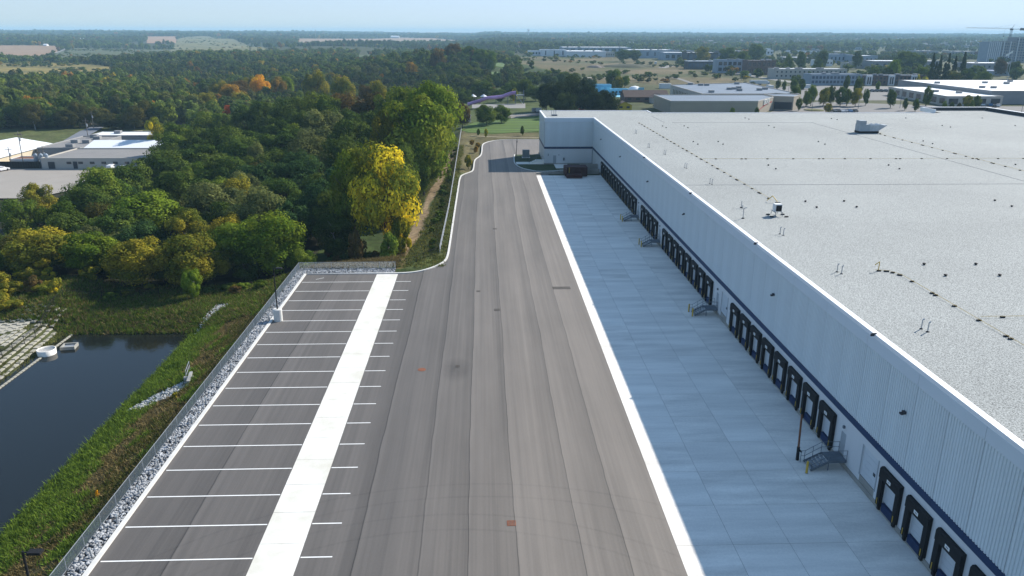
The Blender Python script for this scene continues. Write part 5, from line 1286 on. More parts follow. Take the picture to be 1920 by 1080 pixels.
def gable(name, label, cat, x0, x1, y0, y1, he, hr, wm, rm, n=3, z=None, along='x', group=None):
    z0 = Hs((x0+x1)/2, (y0+y1)/2)-.2 if z is None else z
    t = empty(name, (0, 0, z0), 0, label, cat, group); MB().box(x0, x1, y0, y1, -.5, he, top=False).obj('wall', wm, t)
    o_ = .4; b = MB()
    if along == 'x':
        ym = (y0+y1)/2; b.quad((x0-o_, y0-o_, he-.1), (x1+o_, y0-o_, he-.1), (x1+o_, ym, hr), (x0-o_, ym, hr)); b.quad((x1+o_, y1+o_, he-.1), (x0-o_, y1+o_, he-.1), (x0-o_, ym, hr), (x1+o_, ym, hr))
        e = MB(); e.quad((x0, y0, he), (x0, ym, hr-.1), (x0, y1, he)); e.quad((x1, y0, he), (x1, y1, he), (x1, ym, hr-.1))
    else:
        xm = (x0+x1)/2; b.quad((x0-o_, y0-o_, he-.1), (xm, y0-o_, hr), (xm, y1+o_, hr), (x0-o_, y1+o_, he-.1)); b.quad((xm, y0-o_, hr), (x1+o_, y0-o_, he-.1), (x1+o_, y1+o_, he-.1), (xm, y1+o_, hr))
        e = MB(); e.quad((x0, y0, he), (x1, y0, he), (xm, y0, hr-.1)); e.quad((x0, y1, he), (xm, y1, hr-.1), (x1, y1, he))
    b.obj('roof', rm, t); e.obj('gable_wall', wm, t)
    if n: windows_on(t, (x0, y0), (x1, y0), .5, he, n, MT['glass'], 1, .45, .5)
    BLD.append(((x0+x1)/2, (y0+y1)/2, .6*math.hypot(x1-x0, y1-y0)+1)); return t

# left, down in the valley
VZ = Hs(-140, 240)
lot = sheet('valley_parking_lot', [(-170, 196), (-113, 196), (-100, 232), (-100, 241), (-185, 241), (-190, 225)], VZ+.35, mat('pale_lot', (.30, .27, .235), .95, .08, .08))
t = block('workshop', 'long low beige workshop with gravel roof behind the left parking lot', 'building', [(-134.6, 240.8), (-96, 240.3), (-96, 262), (-134, 262)], 3.3, MT['beige'], MT['gravroof'], [((-128, 240.7), (-100, 240.4), .6, 3.0, 8, MT['glass'], 1, .4, .3, .3)], .3, VZ)
MB().box(-132.5, -130.6, 240.55, 240.75, .3, 2.4).obj('door', MT['dark'], t); MB().box(-125, -123.8, 240.5, 240.7, .3, 2.5).obj('door', MT['dark'], t)
block('flat_roofed_hall', 'flat grey roofed hall behind the beige workshop', 'building', [(-147.5, 263), (-133.6, 263), (-133.6, 294), (-147.5, 294)], 3.3, MT['greyw'], MT['gravroof'], (), .3, VZ, 5)
gable('white_roofed_shed', 'white roofed shed with pale blue wall beside the near wood', 'shed', -132.5, -108, 264, 280, 3.3, 4.9, MT['bluegrey'], MT['wroof'], 0, VZ, 'x')
gable('white_roofed_hall', 'big white roofed hall with cream wall at the left edge', 'shed', -173, -148.5, 241, 275, 3.3, 5.4, mat('cream_wall', (.55, .47, .34), .8, .05, .3), MT['wroof'], 0, VZ, 'y')
block('back_hall', 'low white roofed building behind the grey hall', 'building', [(-147, 297), (-112, 297), (-112, 309), (-147, 309)], 3.2, MT['greyw'], MT['wroof'], (), .2, VZ, 1)
block('lean_to', 'small brown roofed lean to beside the cream hall', 'shed', [(-147, 246), (-138, 246), (-138, 252), (-147, 252)], 2.4, MT['whitew'], MT['rust'], (), .1, VZ)
t = empty('board_fence', (0, 0, VZ), 0, 'tall black board fence between the parked cars and the beige workshop', 'fence')
for i in range(16): MB().box(-147.5+i*.78, -147.5+i*.78+.74, 241.0, 241.1, .3, 2.5).obj('board', MT['black'], t)
for x in (-137.4, -135.8, -134.2): o = empty('storage_tank', (x, 243.4, VZ), 0, 'one of the pale blue silos behind the black board fence', 'tank', 'silos by the board fence'); MB().lathe([(.6, 0), (.6, 4.2), (.2, 4.6)], 12).obj('shell', MT['bluegrey'], o); MB().box(-.1, .1, -.7, -.61, 0, 4.2).obj('ladder', MT['steel'], o)
vz = VZ+.36
car(-150.5, 236.8, R(75), 'silver', 'white and silver car, leftmost of three before the board fence', z=vz, sc=1.0); car(-147.3, 236.6, R(80), 'white', 'white car, middle of three before the board fence', z=vz, sc=1.0); car(-144.2, 236.4, R(70), 'white', 'white hatchback, rightmost of three before the board fence', z=vz, sc=1.0)
car(-112.2, 237.2, R(95), 'white', 'white van parked before the beige workshop', 'van', z=vz); car(-108.8, 237.8, R(92), 'silver', 'silver car beside the white van at the workshop', z=vz, sc=1.0)
car(-139.2, 221.3, R(12), 'blue', 'bright blue car alone in the left parking lot', z=vz, sc=1.0)
car(-140.8, 205.0, R(100), 'black', 'black van at the left edge of the parking lot', 'van', z=vz)
def upole(x, y, h, label, box=True):
    z = Hs(x, y); t = empty('utility_pole', (x, y, z), 0, label, 'utility pole', 'utility poles in the valley'); MB().tube((0, 0, -.3), (.1, 0, h), .16, .10, 8).obj('shaft', MT['wood'], t)
    MB().box(-1.1, 1.1, -.08, .08, h-1.0, h-.85).obj('crossarm', MT['wood'], t)
    if box: MB().tube((.3, 0, h-3), (.3, 0, h-2), .28, .28, 10).obj('transformer', MT['steel'], t)
for a in [(14, 275, 245, 'pole with two transformers at the left edge'), (32, 246, 243, 'tall leaning pole in front of the cream hall'), (38, 248, 290, 'pole with transformer behind the big white roof'), (68, 280, 243, 'short pole before the silos'), (78, 274, 246, 'pole right of the silos'), (159, 222, 300, 'tall pole beside the valley road'), (170, 208, 345, 'pale pole beyond the road bend'), (226, 250, 320, 'slim pole on the dirt lot')]:
    x, zt = aty(a[0], a[1], a[2]); upole(x, a[2], zt-Hs(x, a[2]), 'wooden utility '+a[3])
sheet('valley_road', [at(*p, -8.2) for p in ((120, 270), (150, 252), (172, 243), (196, 244), (178, 254), (150, 270))], Hs(-150, 300)+.5, mat('blue_grey_road', (.16, .17, .19), .9, .08, .1))
sheet('dirt_lot', [at(*p, -8.2) for p in ((180, 268), (186, 256), (268, 250), (268, 270))], Hs(-140, 310)+.4, mat('dirt_lot', (.30, .24, .18), .95, .12, .1))
gable('valley_house', 'grey roofed house half hidden in the valley trees', 'house', *(lambda a, c: (a[0], c[0], a[1], a[1]+9))(at(287, 209, -8), at(332, 209, -8)), 3.5, 6.0, MT['brick'], MT['gravroof'], 4)
gable('valley_shed', 'white roofed shed among the valley trees', 'shed', *(lambda a, c: (a[0], c[0], a[1], a[1]+6))(at(343, 203, -8), at(362, 203, -8)), 3.0, 4.2, MT['whitew'], MT['wroof'], 0)
gable('farm_shed', 'white roofed farm shed by the far road', 'shed', *(lambda a, c: (a[0], c[0], a[1], a[1]+14))(F(150, 76) if False else farpoly([(150, 77)], 4)[0], farpoly([(164, 77)], 4)[0]), 6, 9, MT['whitew'], MT['wroof'], 0)
gable('field_barn', 'small white barn in the brown field', 'barn', *(lambda a, c: (a[0], c[0], a[1], a[1]+10))(farpoly([(81, 87)], 4)[0], farpoly([(91, 87)], 4)[0]), 4, 6, MT['whitew'], MT['wroof'], 0)
gable('distant_barn', 'long white barn on the distant stubble fields', 'barn', *(lambda a, c: (a[0], c[0], a[1], a[1]+20))(farpoly([(733, 72)], 6)[0], farpoly([(749, 72)], 6)[0]), 9, 13, MT['whitew'], MT['wroof'], 0)

# water park and cabins beyond the far end of the warehouse
def slide():
    t = empty('water_slide', (0, 0, 0), 0, 'long purple tube water slide descending on posts behind the warehouse', 'water slide'); Y = 385
    pts = [(877, 196), (890, 192), (900, 189), (912, 184), (930, 182.5), (942, 181), (952, 177), (960, 174.5), (967, 174)]
    P = [Vector((aty(x, y, Y)[0], Y, aty(x, y, Y)[1])) for x, y in pts]; b = MB()
    for a, c in zip(P[:-1], P[1:]): b.tube(a, c, .85, .85, 12, False)
    b.obj('tube', MT['purple'], t, True)
    for p in P[2::2]: MB().tube((p.x, Y+.2, Hs(p.x, Y)), (p.x, Y+.2, p.z-.7), .16).obj('support_post', MT['dsteel'], t)
    p = P[-1]; MB().box(p.x-.5, p.x+4.2, Y-2, Y+2, p.z-1.2, p.z-.9).obj('platform', MT['dsteel'], t)
    for dx in (0, 3.8):
        for dy in (-1.8, 1.8): MB().tube((p.x+dx, Y+dy, 0), (p.x+dx, Y+dy, p.z+1.2), .13).obj('tower_post', MT['dsteel'], t)
    for i in range(8): MB().box(p.x+.2+i*.4, p.x+.6+i*.4, Y-3.6, Y-2.1, (p.z-1.1)*(1-i/8)-.15, (p.z-1.1)*(1-i/8)).obj('stair_step', MT['steel'], t)
slide()
for px, w in ((872, 'leftmost'), (887, 'middle'), (907, 'rightmost')):
    x, z = aty(px, 181, 420); t = empty('canopy_tent', (x, 420, Hs(x, 420)), 0, 'white peaked canopy tent behind the slide, %s of three' % w, 'tent'); zz = max(2.6, z-Hs(x, 420))
    MB().lathe([(2.0, zz), (1.0, zz+.6), (.1, zz+1.2)], 8).obj('canopy', MT['wroof'], t)
    for dx in (-1.3, 1.3): MB().tube((dx, 0, 0), (dx, 0, zz), .06).obj('pole', MT['steel'], t)
sheet('pool_deck', [at(885, 203), at(985, 203), at(985, 194), at(885, 196)], .02, MT['roadm']); sheet('path_to_park', [at(930, 218), at(1015, 210), at(1015, 216), at(935, 224)], .03, mat('gravel_path', (.20, .18, .15), .95, .1, .2))
t = empty('ticket_booth', (*at(878, 228), 0), 0, 'tiny white cabin at the left end of the striped lawn', 'cabin'); MB().box(-1, 1, -1, 1, -.2, 2.2).obj('wall', MT['whitew'], t); q_ = MB(); q_.prism([(-1.2, -1.2), (1.2, -1.2), (1.2, 1.2), (-1.2, 1.2)], 2.2, 2.4); q_.obj('roof', MT['dsteel'], t)
for px, lb in ((1003, 'grey utility trailer on the path left of the warehouse corner'), (1009, 'white cargo trailer touching the warehouse corner on the path')):
    x, y = at(px, 211); t = empty('trailer', (x, y, 0), R(20), lb, 'trailer'); MB().box(-1.2, 1.2, -.8, .8, .45, 1.9).obj('body', MT['greyw'] if 'grey' in lb else MT['whitew'], t); MB().tube((0, -.9, .35), (0, .9, .35), .3, .3, 10).obj('wheels', MT['tyre'], t)
gable('brown_roofed_house', 'long low house with brown shingle roof beyond the pines', 'house', 71, 93, 394, 408, 2.5, 5.4, MT['brick'], MT['broof'], 5, 0); gable('gabled_garage', 'gabled garage wing before the brown roofed house', 'garage', 83, 90, 387, 393.5, 2.6, 4.6, MT['beige'], MT['broof'], 1, 0, 'y')
gable('yellow_hut', 'bright yellow hut with gable behind the far roof edge', 'hut', 60, 66.5, 351, 358, 2.2, 3.8, MT['yellowhut'], MT['broof'], 2, 0, 'y')
t = empty('red_booth', (44.2, 352, 0), 0, 'small red booth under the dark pines', 'booth'); MB().box(-1.3, 1.3, -1, 1, -.2, 2.0).obj('wall', MT['redp'], t); MB().box(-1.45, 1.45, -1.15, 1.15, 2.0, 2.6).obj('sign_box', MT['redp'], t); MB().box(-.9, .9, -1.03, -1.001, .9, 1.7).obj('hatch', MT['sign'], t)
t = empty('play_frame', (48.0, 352, 0), 0, 'small orange play frame right of the red booth', 'play frame')
for dx in (-.8, .8): MB().tube((dx, 0, -.2), (dx*.6, 0, 2.3), .12).obj('leg', MT['orangep'], t)
MB().lathe([(.9, 1.6), (.9, 2.2), (.2, 2.6)], 10).obj('hood', MT['orangep'], t)
fblock('blue_pavilion', 'pale blue pavilion with a big white screen in the water park', 'building', 1112, 1146, 174, 160, 8, MT['cyan'], MT['cyan2'], 3, 1, MT['cyan2']); fblock('pool_building', 'light blue roofed pool building behind the brown house', 'building', 1146, 1178, 178, 168, 6, MT['cyan2'], MT['wroof'], 5)
sheet('paddling_pool', [at(1115, 182), at(1172, 182), at(1172, 174), at(1115, 174)], .04, MT['cyan2'])
x, z = aty(1190, 167, 440); t = empty('dome_tent', (x, 440, 0), 0, 'white dome tent in the water park', 'tent'); MB().lathe([(4.2, 2.0), (3.6, 3.4), (2.2, 4.4), (.4, 4.9)], 16).obj('canopy', MT['wroof'], t); MB().lathe([(3.9, 0), (3.9, 2.0)], 16).obj('wall', MT['cyan'], t)
x, z = aty(1202, 168, 432); t = empty('blue_screen', (x, 432, 0), 0, 'upright pale blue screen right of the dome tent', 'screen'); MB().box(-1.6, 1.6, -.1, .1, 1.5, 4.6).obj('board', MT['cyan2'], t); MB().tube((0, .2, 0), (0, .2, 4), .15).obj('post', MT['steel'], t)
fblock('container_office', 'long white container cabin on the edge of the dry field', 'container', 1238, 1258, 166, 160, 4, MT['whitew'], MT['wroof'])

# retail buildings right
def text_mesh(s, size, m, parent, M):
    cu = bpy.data.curves.new('lettering', 'FONT'); cu.body = s; cu.size = size; cu.extrude = .12; cu.align_x = 'CENTER'
    to = bpy.data.objects.new('lettering_tmp', cu); col.objects.link(to); dg = bpy.context.evaluated_depsgraph_get(); me = bpy.data.meshes.new_from_object(to.evaluated_get(dg)); bpy.data.objects.remove(to)
    me.materials.clear(); me.materials.append(m); me.transform(M); o = link(bpy.data.objects.new('sign_lettering', me), parent); return o
t = block('tan_store', 'tan store with a sunlit angled front carrying white sign lettering', 'store', [(79, 330), (116, 330), (130.5, 352), (130.5, 364), (79, 364)], 5.6, MT['tan'], MT['groof'], (), .25, 0, 0, edge=MT['beige'])
d = Vector((14.5, 22, 0)).normalized(); nrm = Vector((d.y, -d.x, 0)); M = Matrix((d, (0, 0, 1), nrm)).transposed().to_4x4(); M.translation = Vector((123.6, 341.5, 3.55))+nrm*.15
text_mesh("LEON'S", 3.0, MT['sign'], t, M)
b = MB(); 
for i in range(14):
    u0, u1 = i/14, (i+1)/14; f = lambda u: (Vector((117.2, 331.8, 0))+d*(22.0*u)+nrm*.06+Vector((0, 0, 1.6+4.0*u-1.9*u*u)))
    a_, c_ = f(u0), f(u1); b.quad(a_, c_, c_+Vector((0, 0, .35)), a_+Vector((0, 0, .35)))
sw = b.obj('sign_swoosh', MT['redp'], t)
block('store_tower', 'square tan entrance tower at the corner of the tan store', 'store', [(131, 354), (139, 350), (147, 362), (139, 372), (131, 366)], 5.9, MT['tan'], MT['groof'], [((131.5, 353.6), (138.7, 350.1), .3, 3.6, 1, MT['dark'], 1, .95, .95)], .2, 0)
block('grey_roofed_store', 'long store with blue grey roof and slit windows behind the tan store', 'store', [(102, 366), (148, 366), (150, 450), (102, 430)], 5.9, MT['beige'], MT['groof'], [((102, 424), (102, 385), .8, 5.2, 12, MT['glass'], 1, .4, .6)], .3, 0, 11)
block('white_roofed_warehouse', 'low warehouse with a bright white roof at the right edge', 'warehouse', [(250, 382), (345, 382), (345, 474), (251, 474)], 6.3, MT['greyw'], MT['wroof'], [((345, 382), (250, 382), 2, 6, 1, MT['greyw'], 1, .1, .1)], .15, 0, 12, edge=MT['greyw'])
block('white_roofed_office', 'office wing with white roof and dark glass before the white roofed warehouse', 'office', [(222, 372), (249.5, 372), (249.5, 440), (228, 440)], 4.4, MT['beige'], MT['wroof'], [((222, 372), (249.5, 372), .4, 4.0, 4, MT['glass'], 1, .65, .7), ((228, 440), (222, 372), .4, 4.0, 8, MT['glass'], 1, .6, .7)], .25, 0, 2)
fblock('row_of_shops', 'dark brick row of shops with white framed window bays', 'shops', 1616, 1735, 160, 142, 14, MT['brick'], MT['groof'], 16, 2, MT['glass'], 0, 6, .5, .6, edge=MT['dark'])
for px in (1626, 1668, 1710):
    a, c = at(px-5, 160), at(px+6, 160); t = empty('shop_bay', (0, 0, 0), 0, 'white framed bay on the row of shops, %s' % {1626: 'left one', 1668: 'middle one', 1710: 'right one'}[px], 'bay'); MB().box(a[0], c[0], a[1]-1.5, a[1]-.06, 0, 6.7).obj('frame', MT['whitew'], t)
    for i in (0, 1): w_ = (c[0]-a[0]); MB().box(a[0]+w_*(.18+.36*i), a[0]+w_*(.42+.36*i), a[1]-1.56, a[1]-1.5-.003, .8, 5.4).obj('window', MT['glass'], t)
fblock('blue_framed_shops', 'row of shops with blue grey window frames left of the brick row', 'shops', 1520, 1614, 160, 140, 14, MT['bluegrey'], MT['groof'], 14, 2, MT['glassb'], 0, 5, .7, .6)
fblock('pale_office_row', 'pale two storey office row behind the blue framed shops', 'offices', 1452, 1585, 148, 130, 16, MT['beige'], MT['wroof'], 16, 2, MT['glass'], 0, 8, .35, .4)
fblock('dark_modern_office', 'dark modern two storey office block beside the curved road', 'offices', 1345, 1398, 137, 113, 16, MT['bluegrey'], MT['groof'], 6, 2, MT['glass'], 0, 3, .7, .6); fblock('dark_clad_office', 'dark brown clad office right of the modern block', 'offices', 1400, 1452, 140, 114, 14, MT['brick'], MT['wroof'], 6, 2, MT['glass'], 0, 3, .6, .55)
fblock('glass_showroom', 'low glass fronted showroom with white canopy beside the bend', 'showroom', 1290, 1346, 130, 115, 16, MT['dark'], MT['wroof'], 8, 1, MT['glassb'], 0, 2, .8, .6, edge=MT['whitew'])
fblock('white_industrial_hall', 'white windowless industrial hall behind the dry field', 'factory', 1064, 1135, 107, 96.5, 60, MT['whitew'], MT['wroof'], 0, z=0, units=3); fblock('beige_annex', 'small beige annex with four windows beside the white hall', 'office', 1135.5, 1152, 107, 98, 30, MT['beige'], MT['groof'], 4, 1, MT['glass'], 0, 0, .4, .4)
fblock('slit_window_hall', 'white hall with dark vertical slits left of the windowless hall', 'factory', 1015, 1063, 105, 94, 50, MT['whitew'], MT['groof'], 3, 1, MT['glass'], 0, 3, .12, .9); fblock('low_factory', 'low white factory at the left end of the industrial row', 'factory', 992, 1014, 104, 96, 40, MT['whitew'], MT['groof'], 4)
fblock('long_grey_factory', 'long grey factory across the end of the dry field', 'factory', 1178, 1262, 109, 94, 50, MT['bluegrey'], MT['wroof'], 6, 1, MT['glassb'], 0, 6, .3, .5); fblock('blue_grey_depot', 'blue grey depot with white roof right of the long factory', 'factory', 1246, 1288, 113, 99, 40, MT['bluegrey'], MT['wroof'], 4); fblock('glass_cube_office', 'dark office with a white framed glass cube', 'office', 1289, 1345, 115, 99, 30, MT['dark'], MT['wroof'], 5, 1, MT['glassb'], 0, 3, .55, .7)
fblock('back_factory', 'wide pale factory behind the white hall', 'factory', 1055, 1180, 99, 89, 60, MT['bluegrey'], MT['wroof'], 10, units=7)
for i, (pl, pr_, yb, yt, wm, rm, lb) in enumerate([(1636, 1762, 130, 115, 'greyw', 'wroof', 'long grey warehouse behind the bushes with a pale roof'), (1820, 1905, 132, 119, 'greyw', 'wroof', 'grey warehouse behind the tall conifers with white roof edge'), (1605, 1643, 120, 105, 'bluegrey', 'wroof', 'small hall with striped white roof'), (1532, 1560, 124, 113, 'whitew', 'wroof', 'little white workshop among trees'), (1555, 1590, 118, 102, 'bluegrey', 'groof', 'blue grey house block among the trees'), (1474, 1522, 114, 108, 'beige', 'wroof', 'low beige hall with pale roof'), (1862, 1905, 142, 134, 'bluegrey', 'bluec', 'low pale blue hall before the flag'), (1590, 1616, 128, 118, 'beige', 'groof', 'beige hall with a door'), (1480, 1500, 100, 95, 'whitew', 'wroof', 'white roofed hall left in the hazy suburb'), (1510, 1530, 102, 96, 'whitew', 'wroof', 'white roofed hall right in the hazy suburb'), (1400, 1440, 112, 105, 'greyw', 'gravroof', 'grey flat roofed hall above the office row'), (1260, 1300, 103, 95, 'greyw', 'groof', 'grey hall behind the depot'), (1350, 1400, 106, 96, 'dark', 'wroof', 'dark hall with pale roof behind the glass cube office'), (1700, 1716, 96, 92, 'whitew', 'wroof', 'tiny white roof in the hazy trees'), (1840, 1862, 108, 98, 'brick', 'wroof', 'brick building before the tower blocks')]):
    fblock('commercial_building', lb, 'building', pl, pr_, yb, yt, 30 if pr_-pl > 30 else 18, MT[wm], MT[rm], 5 if pr_-pl < 60 else 9, 1, MT['glass'], 0, 2, .35, .4)
# tower blocks and crane
TY = 954
def tower(pl, pr_, yt, wm, lb, cols, rows, fins):
    x0 = aty(pl, 110, TY)[0]; x1 = aty(pr_, 110, TY)[0]; zt = aty((pl+pr_)/2, yt, TY)[1]
    t = block('tower_block', lb, 'apartment tower', rect(x0, x1, TY, TY+18), zt, MT[wm], MT['groof'], [((x0, TY), (x1, TY), 1, zt-1, cols, MT['glassb'], rows, .6, .6)], .4, 0)
    for i in range(fins):
        x = x0+(x1-x0)*(i+.15)/fins; MB().box(x, x+.9, TY-.8, TY-.2, 0, zt+.2).obj('fin', MT['whitew'], t)
tower(1849, 1874, 79, 'bluegrey', 'white finned tower block, left one under construction', 7, 7, 7); tower(1875, 1899, 78, 'greyw', 'dark grey tower block in the middle beneath the crane', 6, 7, 2); tower(1900, 1940, 70.5, 'greyw', 'tallest dark tower block cut by the right edge', 8, 9, 2)
cx, _ = aty(1896, 60, 985); zb = aty(1896, 56, 985)[1]; za = aty(1900, 46, 985)[1]; xj = aty(1812, 52.5, 985)[0]
t = empty('tower_crane', (cx, 985, 0), 0, 'tower crane with a long pale jib above the tower blocks', 'crane')
b = MB()
for dx in (-.9, .9):
    for dy in (-.9, .9): b.tube((dx, dy, 0), (dx, dy, zb), .16, .16, 4)
n = int(zb/2.4)
for i in range(n): b.tube((-.9, -.9, i*2.4), (.9, -.9, i*2.4+2.4), .1, .1, 4); b.tube((.9, .9, i*2.4), (-.9, .9, i*2.4+2.4), .1, .1, 4)
b.obj('mast', MT['dsteel'], t); MB().box(-1.3, 1.3, -1.2, 1.2, zb-.5, zb+1.6).obj('cab', MT['dark'], t)
b = MB(); L_ = cx-xj; zt = zb+2.2; rise = aty(1812, 52.5, 985)[1]-zb
for dy, dz in ((-.6, 0), (.6, 0), (0, 1.1)): b.tube((0, dy, zb+1+dz), (-L_, dy, zb+rise+dz*.6), .14, .1, 4)
for i in range(24): x = -L_*i/24; zz = zb+1+(rise-1)*i/24; b.tube((x, -.6, zz), (x-L_/48, 0, zz+1.05), .08, .08, 3); b.tube((x-L_/48, 0, zz+1.05), (x-L_/24, .6, zz), .08, .08, 3)
b.obj('jib', mat('pale_crane_yellow', (.45, .42, .36), .7), t)
b = MB(); b.box(0, 17, -.6, .6, zb+.6, zb+1.2); b.obj('counter_jib', MT['dsteel'], t); MB().box(11, 16, -.8, .8, zb-.6, zb+2.2).obj('counterweight', MT['dark'], t)
b = MB(); b.tube((0, 0, zb+1.5), (2.6, 0, za), .3, .18, 5); b.tube((2.6, 0, za), (-L_*.45, 0, zb+1.9), .06, .06, 3); b.tube((2.6, 0, za), (16, 0, zb+1.2), .06, .06, 3); b.obj('apex', MT['dsteel'], t)
b = MB(); b.tube((-8.5, 0, zb+1), (-8.5, 0, zb-7), .05, .05, 3); b.box(-9, -8, -.4, .4, zb-8, zb-7); b.obj('hook_block', MT['dark'], t)
x, z = aty(1900, 94, 560); t = empty('flagpole', (x, 560, 0), 0, 'tall pole with a white flag streaming left', 'flagpole'); MB().tube((0, 0, 0), (0, 0, z), .16, .1, 8).obj('pole', MT['whitew'], t)
b = MB()
for i in range(8):
    f = lambda u: (-4.6*u, .35*math.sin(u*7), z-.3-2.6*u)
    a_, c_ = f(i/8), f((i+1)/8); b.quad(a_, c_, (c_[0], c_[1], c_[2]-1.5), (a_[0], a_[1], a_[2]-1.5))
b.obj('flag', MT['sign'], t)
# roads and lots on the right
sheet('retail_parking_lot', [at(1440, 213), (146, 378), (172, 396), (222, 372), (222, 330), (250, 300), (250, 226), (146, 226)], .03, MT['tarmac']); sheet('rear_parking_lot', [(150, 404), (223, 404), (300, 515), (200, 515), (155, 460)], .02, MT['tarmac']); sheet('side_parking_lot', [(224, 300), (400, 300), (400, 370), (224, 370)], .035, MT['tarmac'])
rp_ = smoothpts([at(1240, 127.5), at(1262, 122), at(1290, 121), at(1310, 128), at(1345, 133), at(1400, 141), at(1450, 149), at(1500, 156), at(1560, 163)], 2); o = strip(rp_, -4.5, 4.5, -.5, .06, 'curved_road', MT['roadm']); tag(o, kind='structure')
o = strip([at(1085, 146), at(1130, 145), at(1150, 147)], -1.5, 1.5, -.2, .08, 'field_track', MT['conc']); tag(o, kind='structure'); o = strip(smoothpts([at(1245, 146), at(1262, 144.5), at(1280, 150), at(1300, 157)], 2), -2, 2, -.2, .06, 'field_road', MT['tarmac']); tag(o, kind='structure')
o = strip(smoothpts([at(936, 114), at(960, 121), at(990, 132), at(1020, 142), at(1040, 150)], 2), -.4, .4, -.5, .9, 'field_wall', MT['dark']); tag(o, 'long dark fence line crossing the dry field', 'fence')
o = strip([at(905, 222), at(935, 218), at(1010, 213)], -1.2, 1.2, -.2, .05, 'park_path', MT['roadm']); tag(o, kind='structure')
o = strip([(-4, 262), (6, 258.5), (22, 257)], -.5, .5, -.3, .02, 'sandy_strip', mat('sandy_soil', (.32, .27, .18), .95, .2, .5)); tag(o, kind='structure')
x, y = at(1250, 150); md = 0
for px, py, w, h_, nm, lb, m in ((1178, 126, 26, 3.2, 'earth_mound', 'long dark earth mound in the dry field', mat('dark_mound', (.055, .055, .025), .95, .3, .1)), (1117, 127, 9, 2.4, 'soil_heap', 'small grey brown soil heap in the dry field', mat('soil_heap', (.17, .14, .12), .95, .3, .2))):
    x, y = at(px, py); b = MB(); n = 18
    pr2 = [(1.0, -.3), (.8, h_*.45), (.5, h_*.8), (.15, h_)]
    for r_, z in pr2:
        for i in range(n): a = 6.283*i/n; k_ = 1+.15*math.sin(3*a)+.1*math.sin(5*a+1); b.v.append((x+math.cos(a)*w*r_*k_, y+math.sin(a)*w*.6*r_*k_, z))
    for m_ in range(3):
        for i in range(n): j = (i+1) % n; b.f.append((m_*n+i, m_*n+j, (m_+1)*n+j, (m_+1)*n+i))
    b.f.append(tuple(3*n+i for i in range(n))); o = b.obj(nm, m, None, True); tag(o, kind='structure')
# cars and light poles on the right
cl = ['black', 'grey', 'silver', 'white', 'black', 'blue', 'red', 'white']
for i, px in enumerate((1563, 1570, 1577, 1583, 1592, 1602)):
    x, y = at(px, 210.3); car(x, y, R(90), cl[(i*3+1) % 8], '%s car, %s of six just over the far roof edge' % (cl[(i*3+1) % 8], ['leftmost', 'second', 'third', 'fourth', 'fifth', 'rightmost'][i]), z=.05)
x, y = at(1543, 187); car(x, y, R(5), 'black', 'black car under the trees at the left of the empty lot', z=.05)
random.seed(8)
for i in range(12):
    x, y = at(1628+i*5.2, 158.5); car(x, y-6, R(90), cl[(i*5) % 8], '%s car parked facing the brick row of shops' % cl[(i*5) % 8], z=.05, group='cars before the row of shops')
for i in range(8):
    x, y = at(1636+i*4.2, 171.5+(i % 2)*.8); car(x, y, R(0), cl[i % 2], '%s car in the lot between the trees and the shops' % cl[i % 2], z=.05, group='cars between trees and shops')
for i in range(10):
    x, y = at(1808+i*7, 190+i*1.1+(i % 3)*1.5); car(x, y, R(60), cl[(i*3) % 8], '%s car parked before the white roofed warehouse' % cl[(i*3) % 8], z=.06, group='cars before the white roofed warehouse')
for px, py, lb in ((1661, 155.5, 'left white van before the shops'), (1670, 155.5, 'right white van before the shops')):
    x, y = at(px, py); car(x, y, R(90), 'white', lb, 'van', z=.05, sc=1.1)
def truck(x, y, rz, lb, name='box_truck', L_=6.0, m=None):
    t = empty(name, (x, y, .05), rz, lb, 'truck' if name == 'box_truck' else 'motorhome'); MB().box(-L_/2, L_/2-1.6, -1.1, 1.1, .7, 3.0).obj('box_body', m or MT['whitew'], t)
    q = MB(); q.v += [(L_/2-1.55, -1, .5), (L_/2, -1, .5), (L_/2, -1, 1.3), (L_/2-.5, -1, 2.2), (L_/2-1.55, -1, 2.2)]; q.v += [(a, 1, c) for a, _, c in q.v]
    q.f += [(4, 3, 2, 1, 0), (5, 6, 7, 8, 9), (0, 1, 6, 5), (1, 2, 7, 6), (2, 3, 8, 7), (3, 4, 9, 8)]; q.obj('cab', m or MT['whitew'], t); MB().box(L_/2-.48, L_/2-.02, -.9, .9, 1.45, 2.05).obj('windscreen', MT['glass'], t)
    for a in (-L_/2+1.2, L_/2-.9):
        for s in (-.95, .95): MB().tube((a, s-.13, .42), (a, s+.13, .42), .42, .42, 10).obj('wheel', MT['tyre'], t)
for px, py, rz, lb, nm in ((1399, 146, 200, 'white box truck driving on the curved road', 'box_truck'), (1416, 159, 5, 'white motorhome, left of the two beside the grey roof', 'motorhome'), (1432, 159, 5, 'white motorhome, right of the two beside the grey roof', 'motorhome'), (1442, 169, 95, 'dark fronted coach parked near the grey roof corner', 'box_truck'), (1220, 121, 70, 'pale site truck left of the two at the end of the field road', 'box_truck'), (1229, 121, 80, 'pale site truck right of the two at the end of the field road', 'box_truck'), (1512, 168, 5, 'white motorhome under the parking lot trees', 'motorhome'), (1452, 139, 5, 'white box truck by the dark clad office', 'box_truck')):
    x, y = at(px, py); truck(x, y, R(rz), lb, nm, 7.5)
def lamp(px, yb, yt, lb, grp='slim light poles of the retail lots'):
    x, y = at(px, yb); _, z = aty(px, yt, y); t = empty('street_lamp', (x, y, 0), 0, lb, 'light pole', grp); MB().tube((0, 0, 0), (0, 0, max(3, z)), .11, .07, 6).obj('pole', MT['dsteel'], t); MB().box(-.7, .7, -.15, .15, max(3, z)-.12, max(3, z)).obj('lamp_head', MT['dsteel'], t)
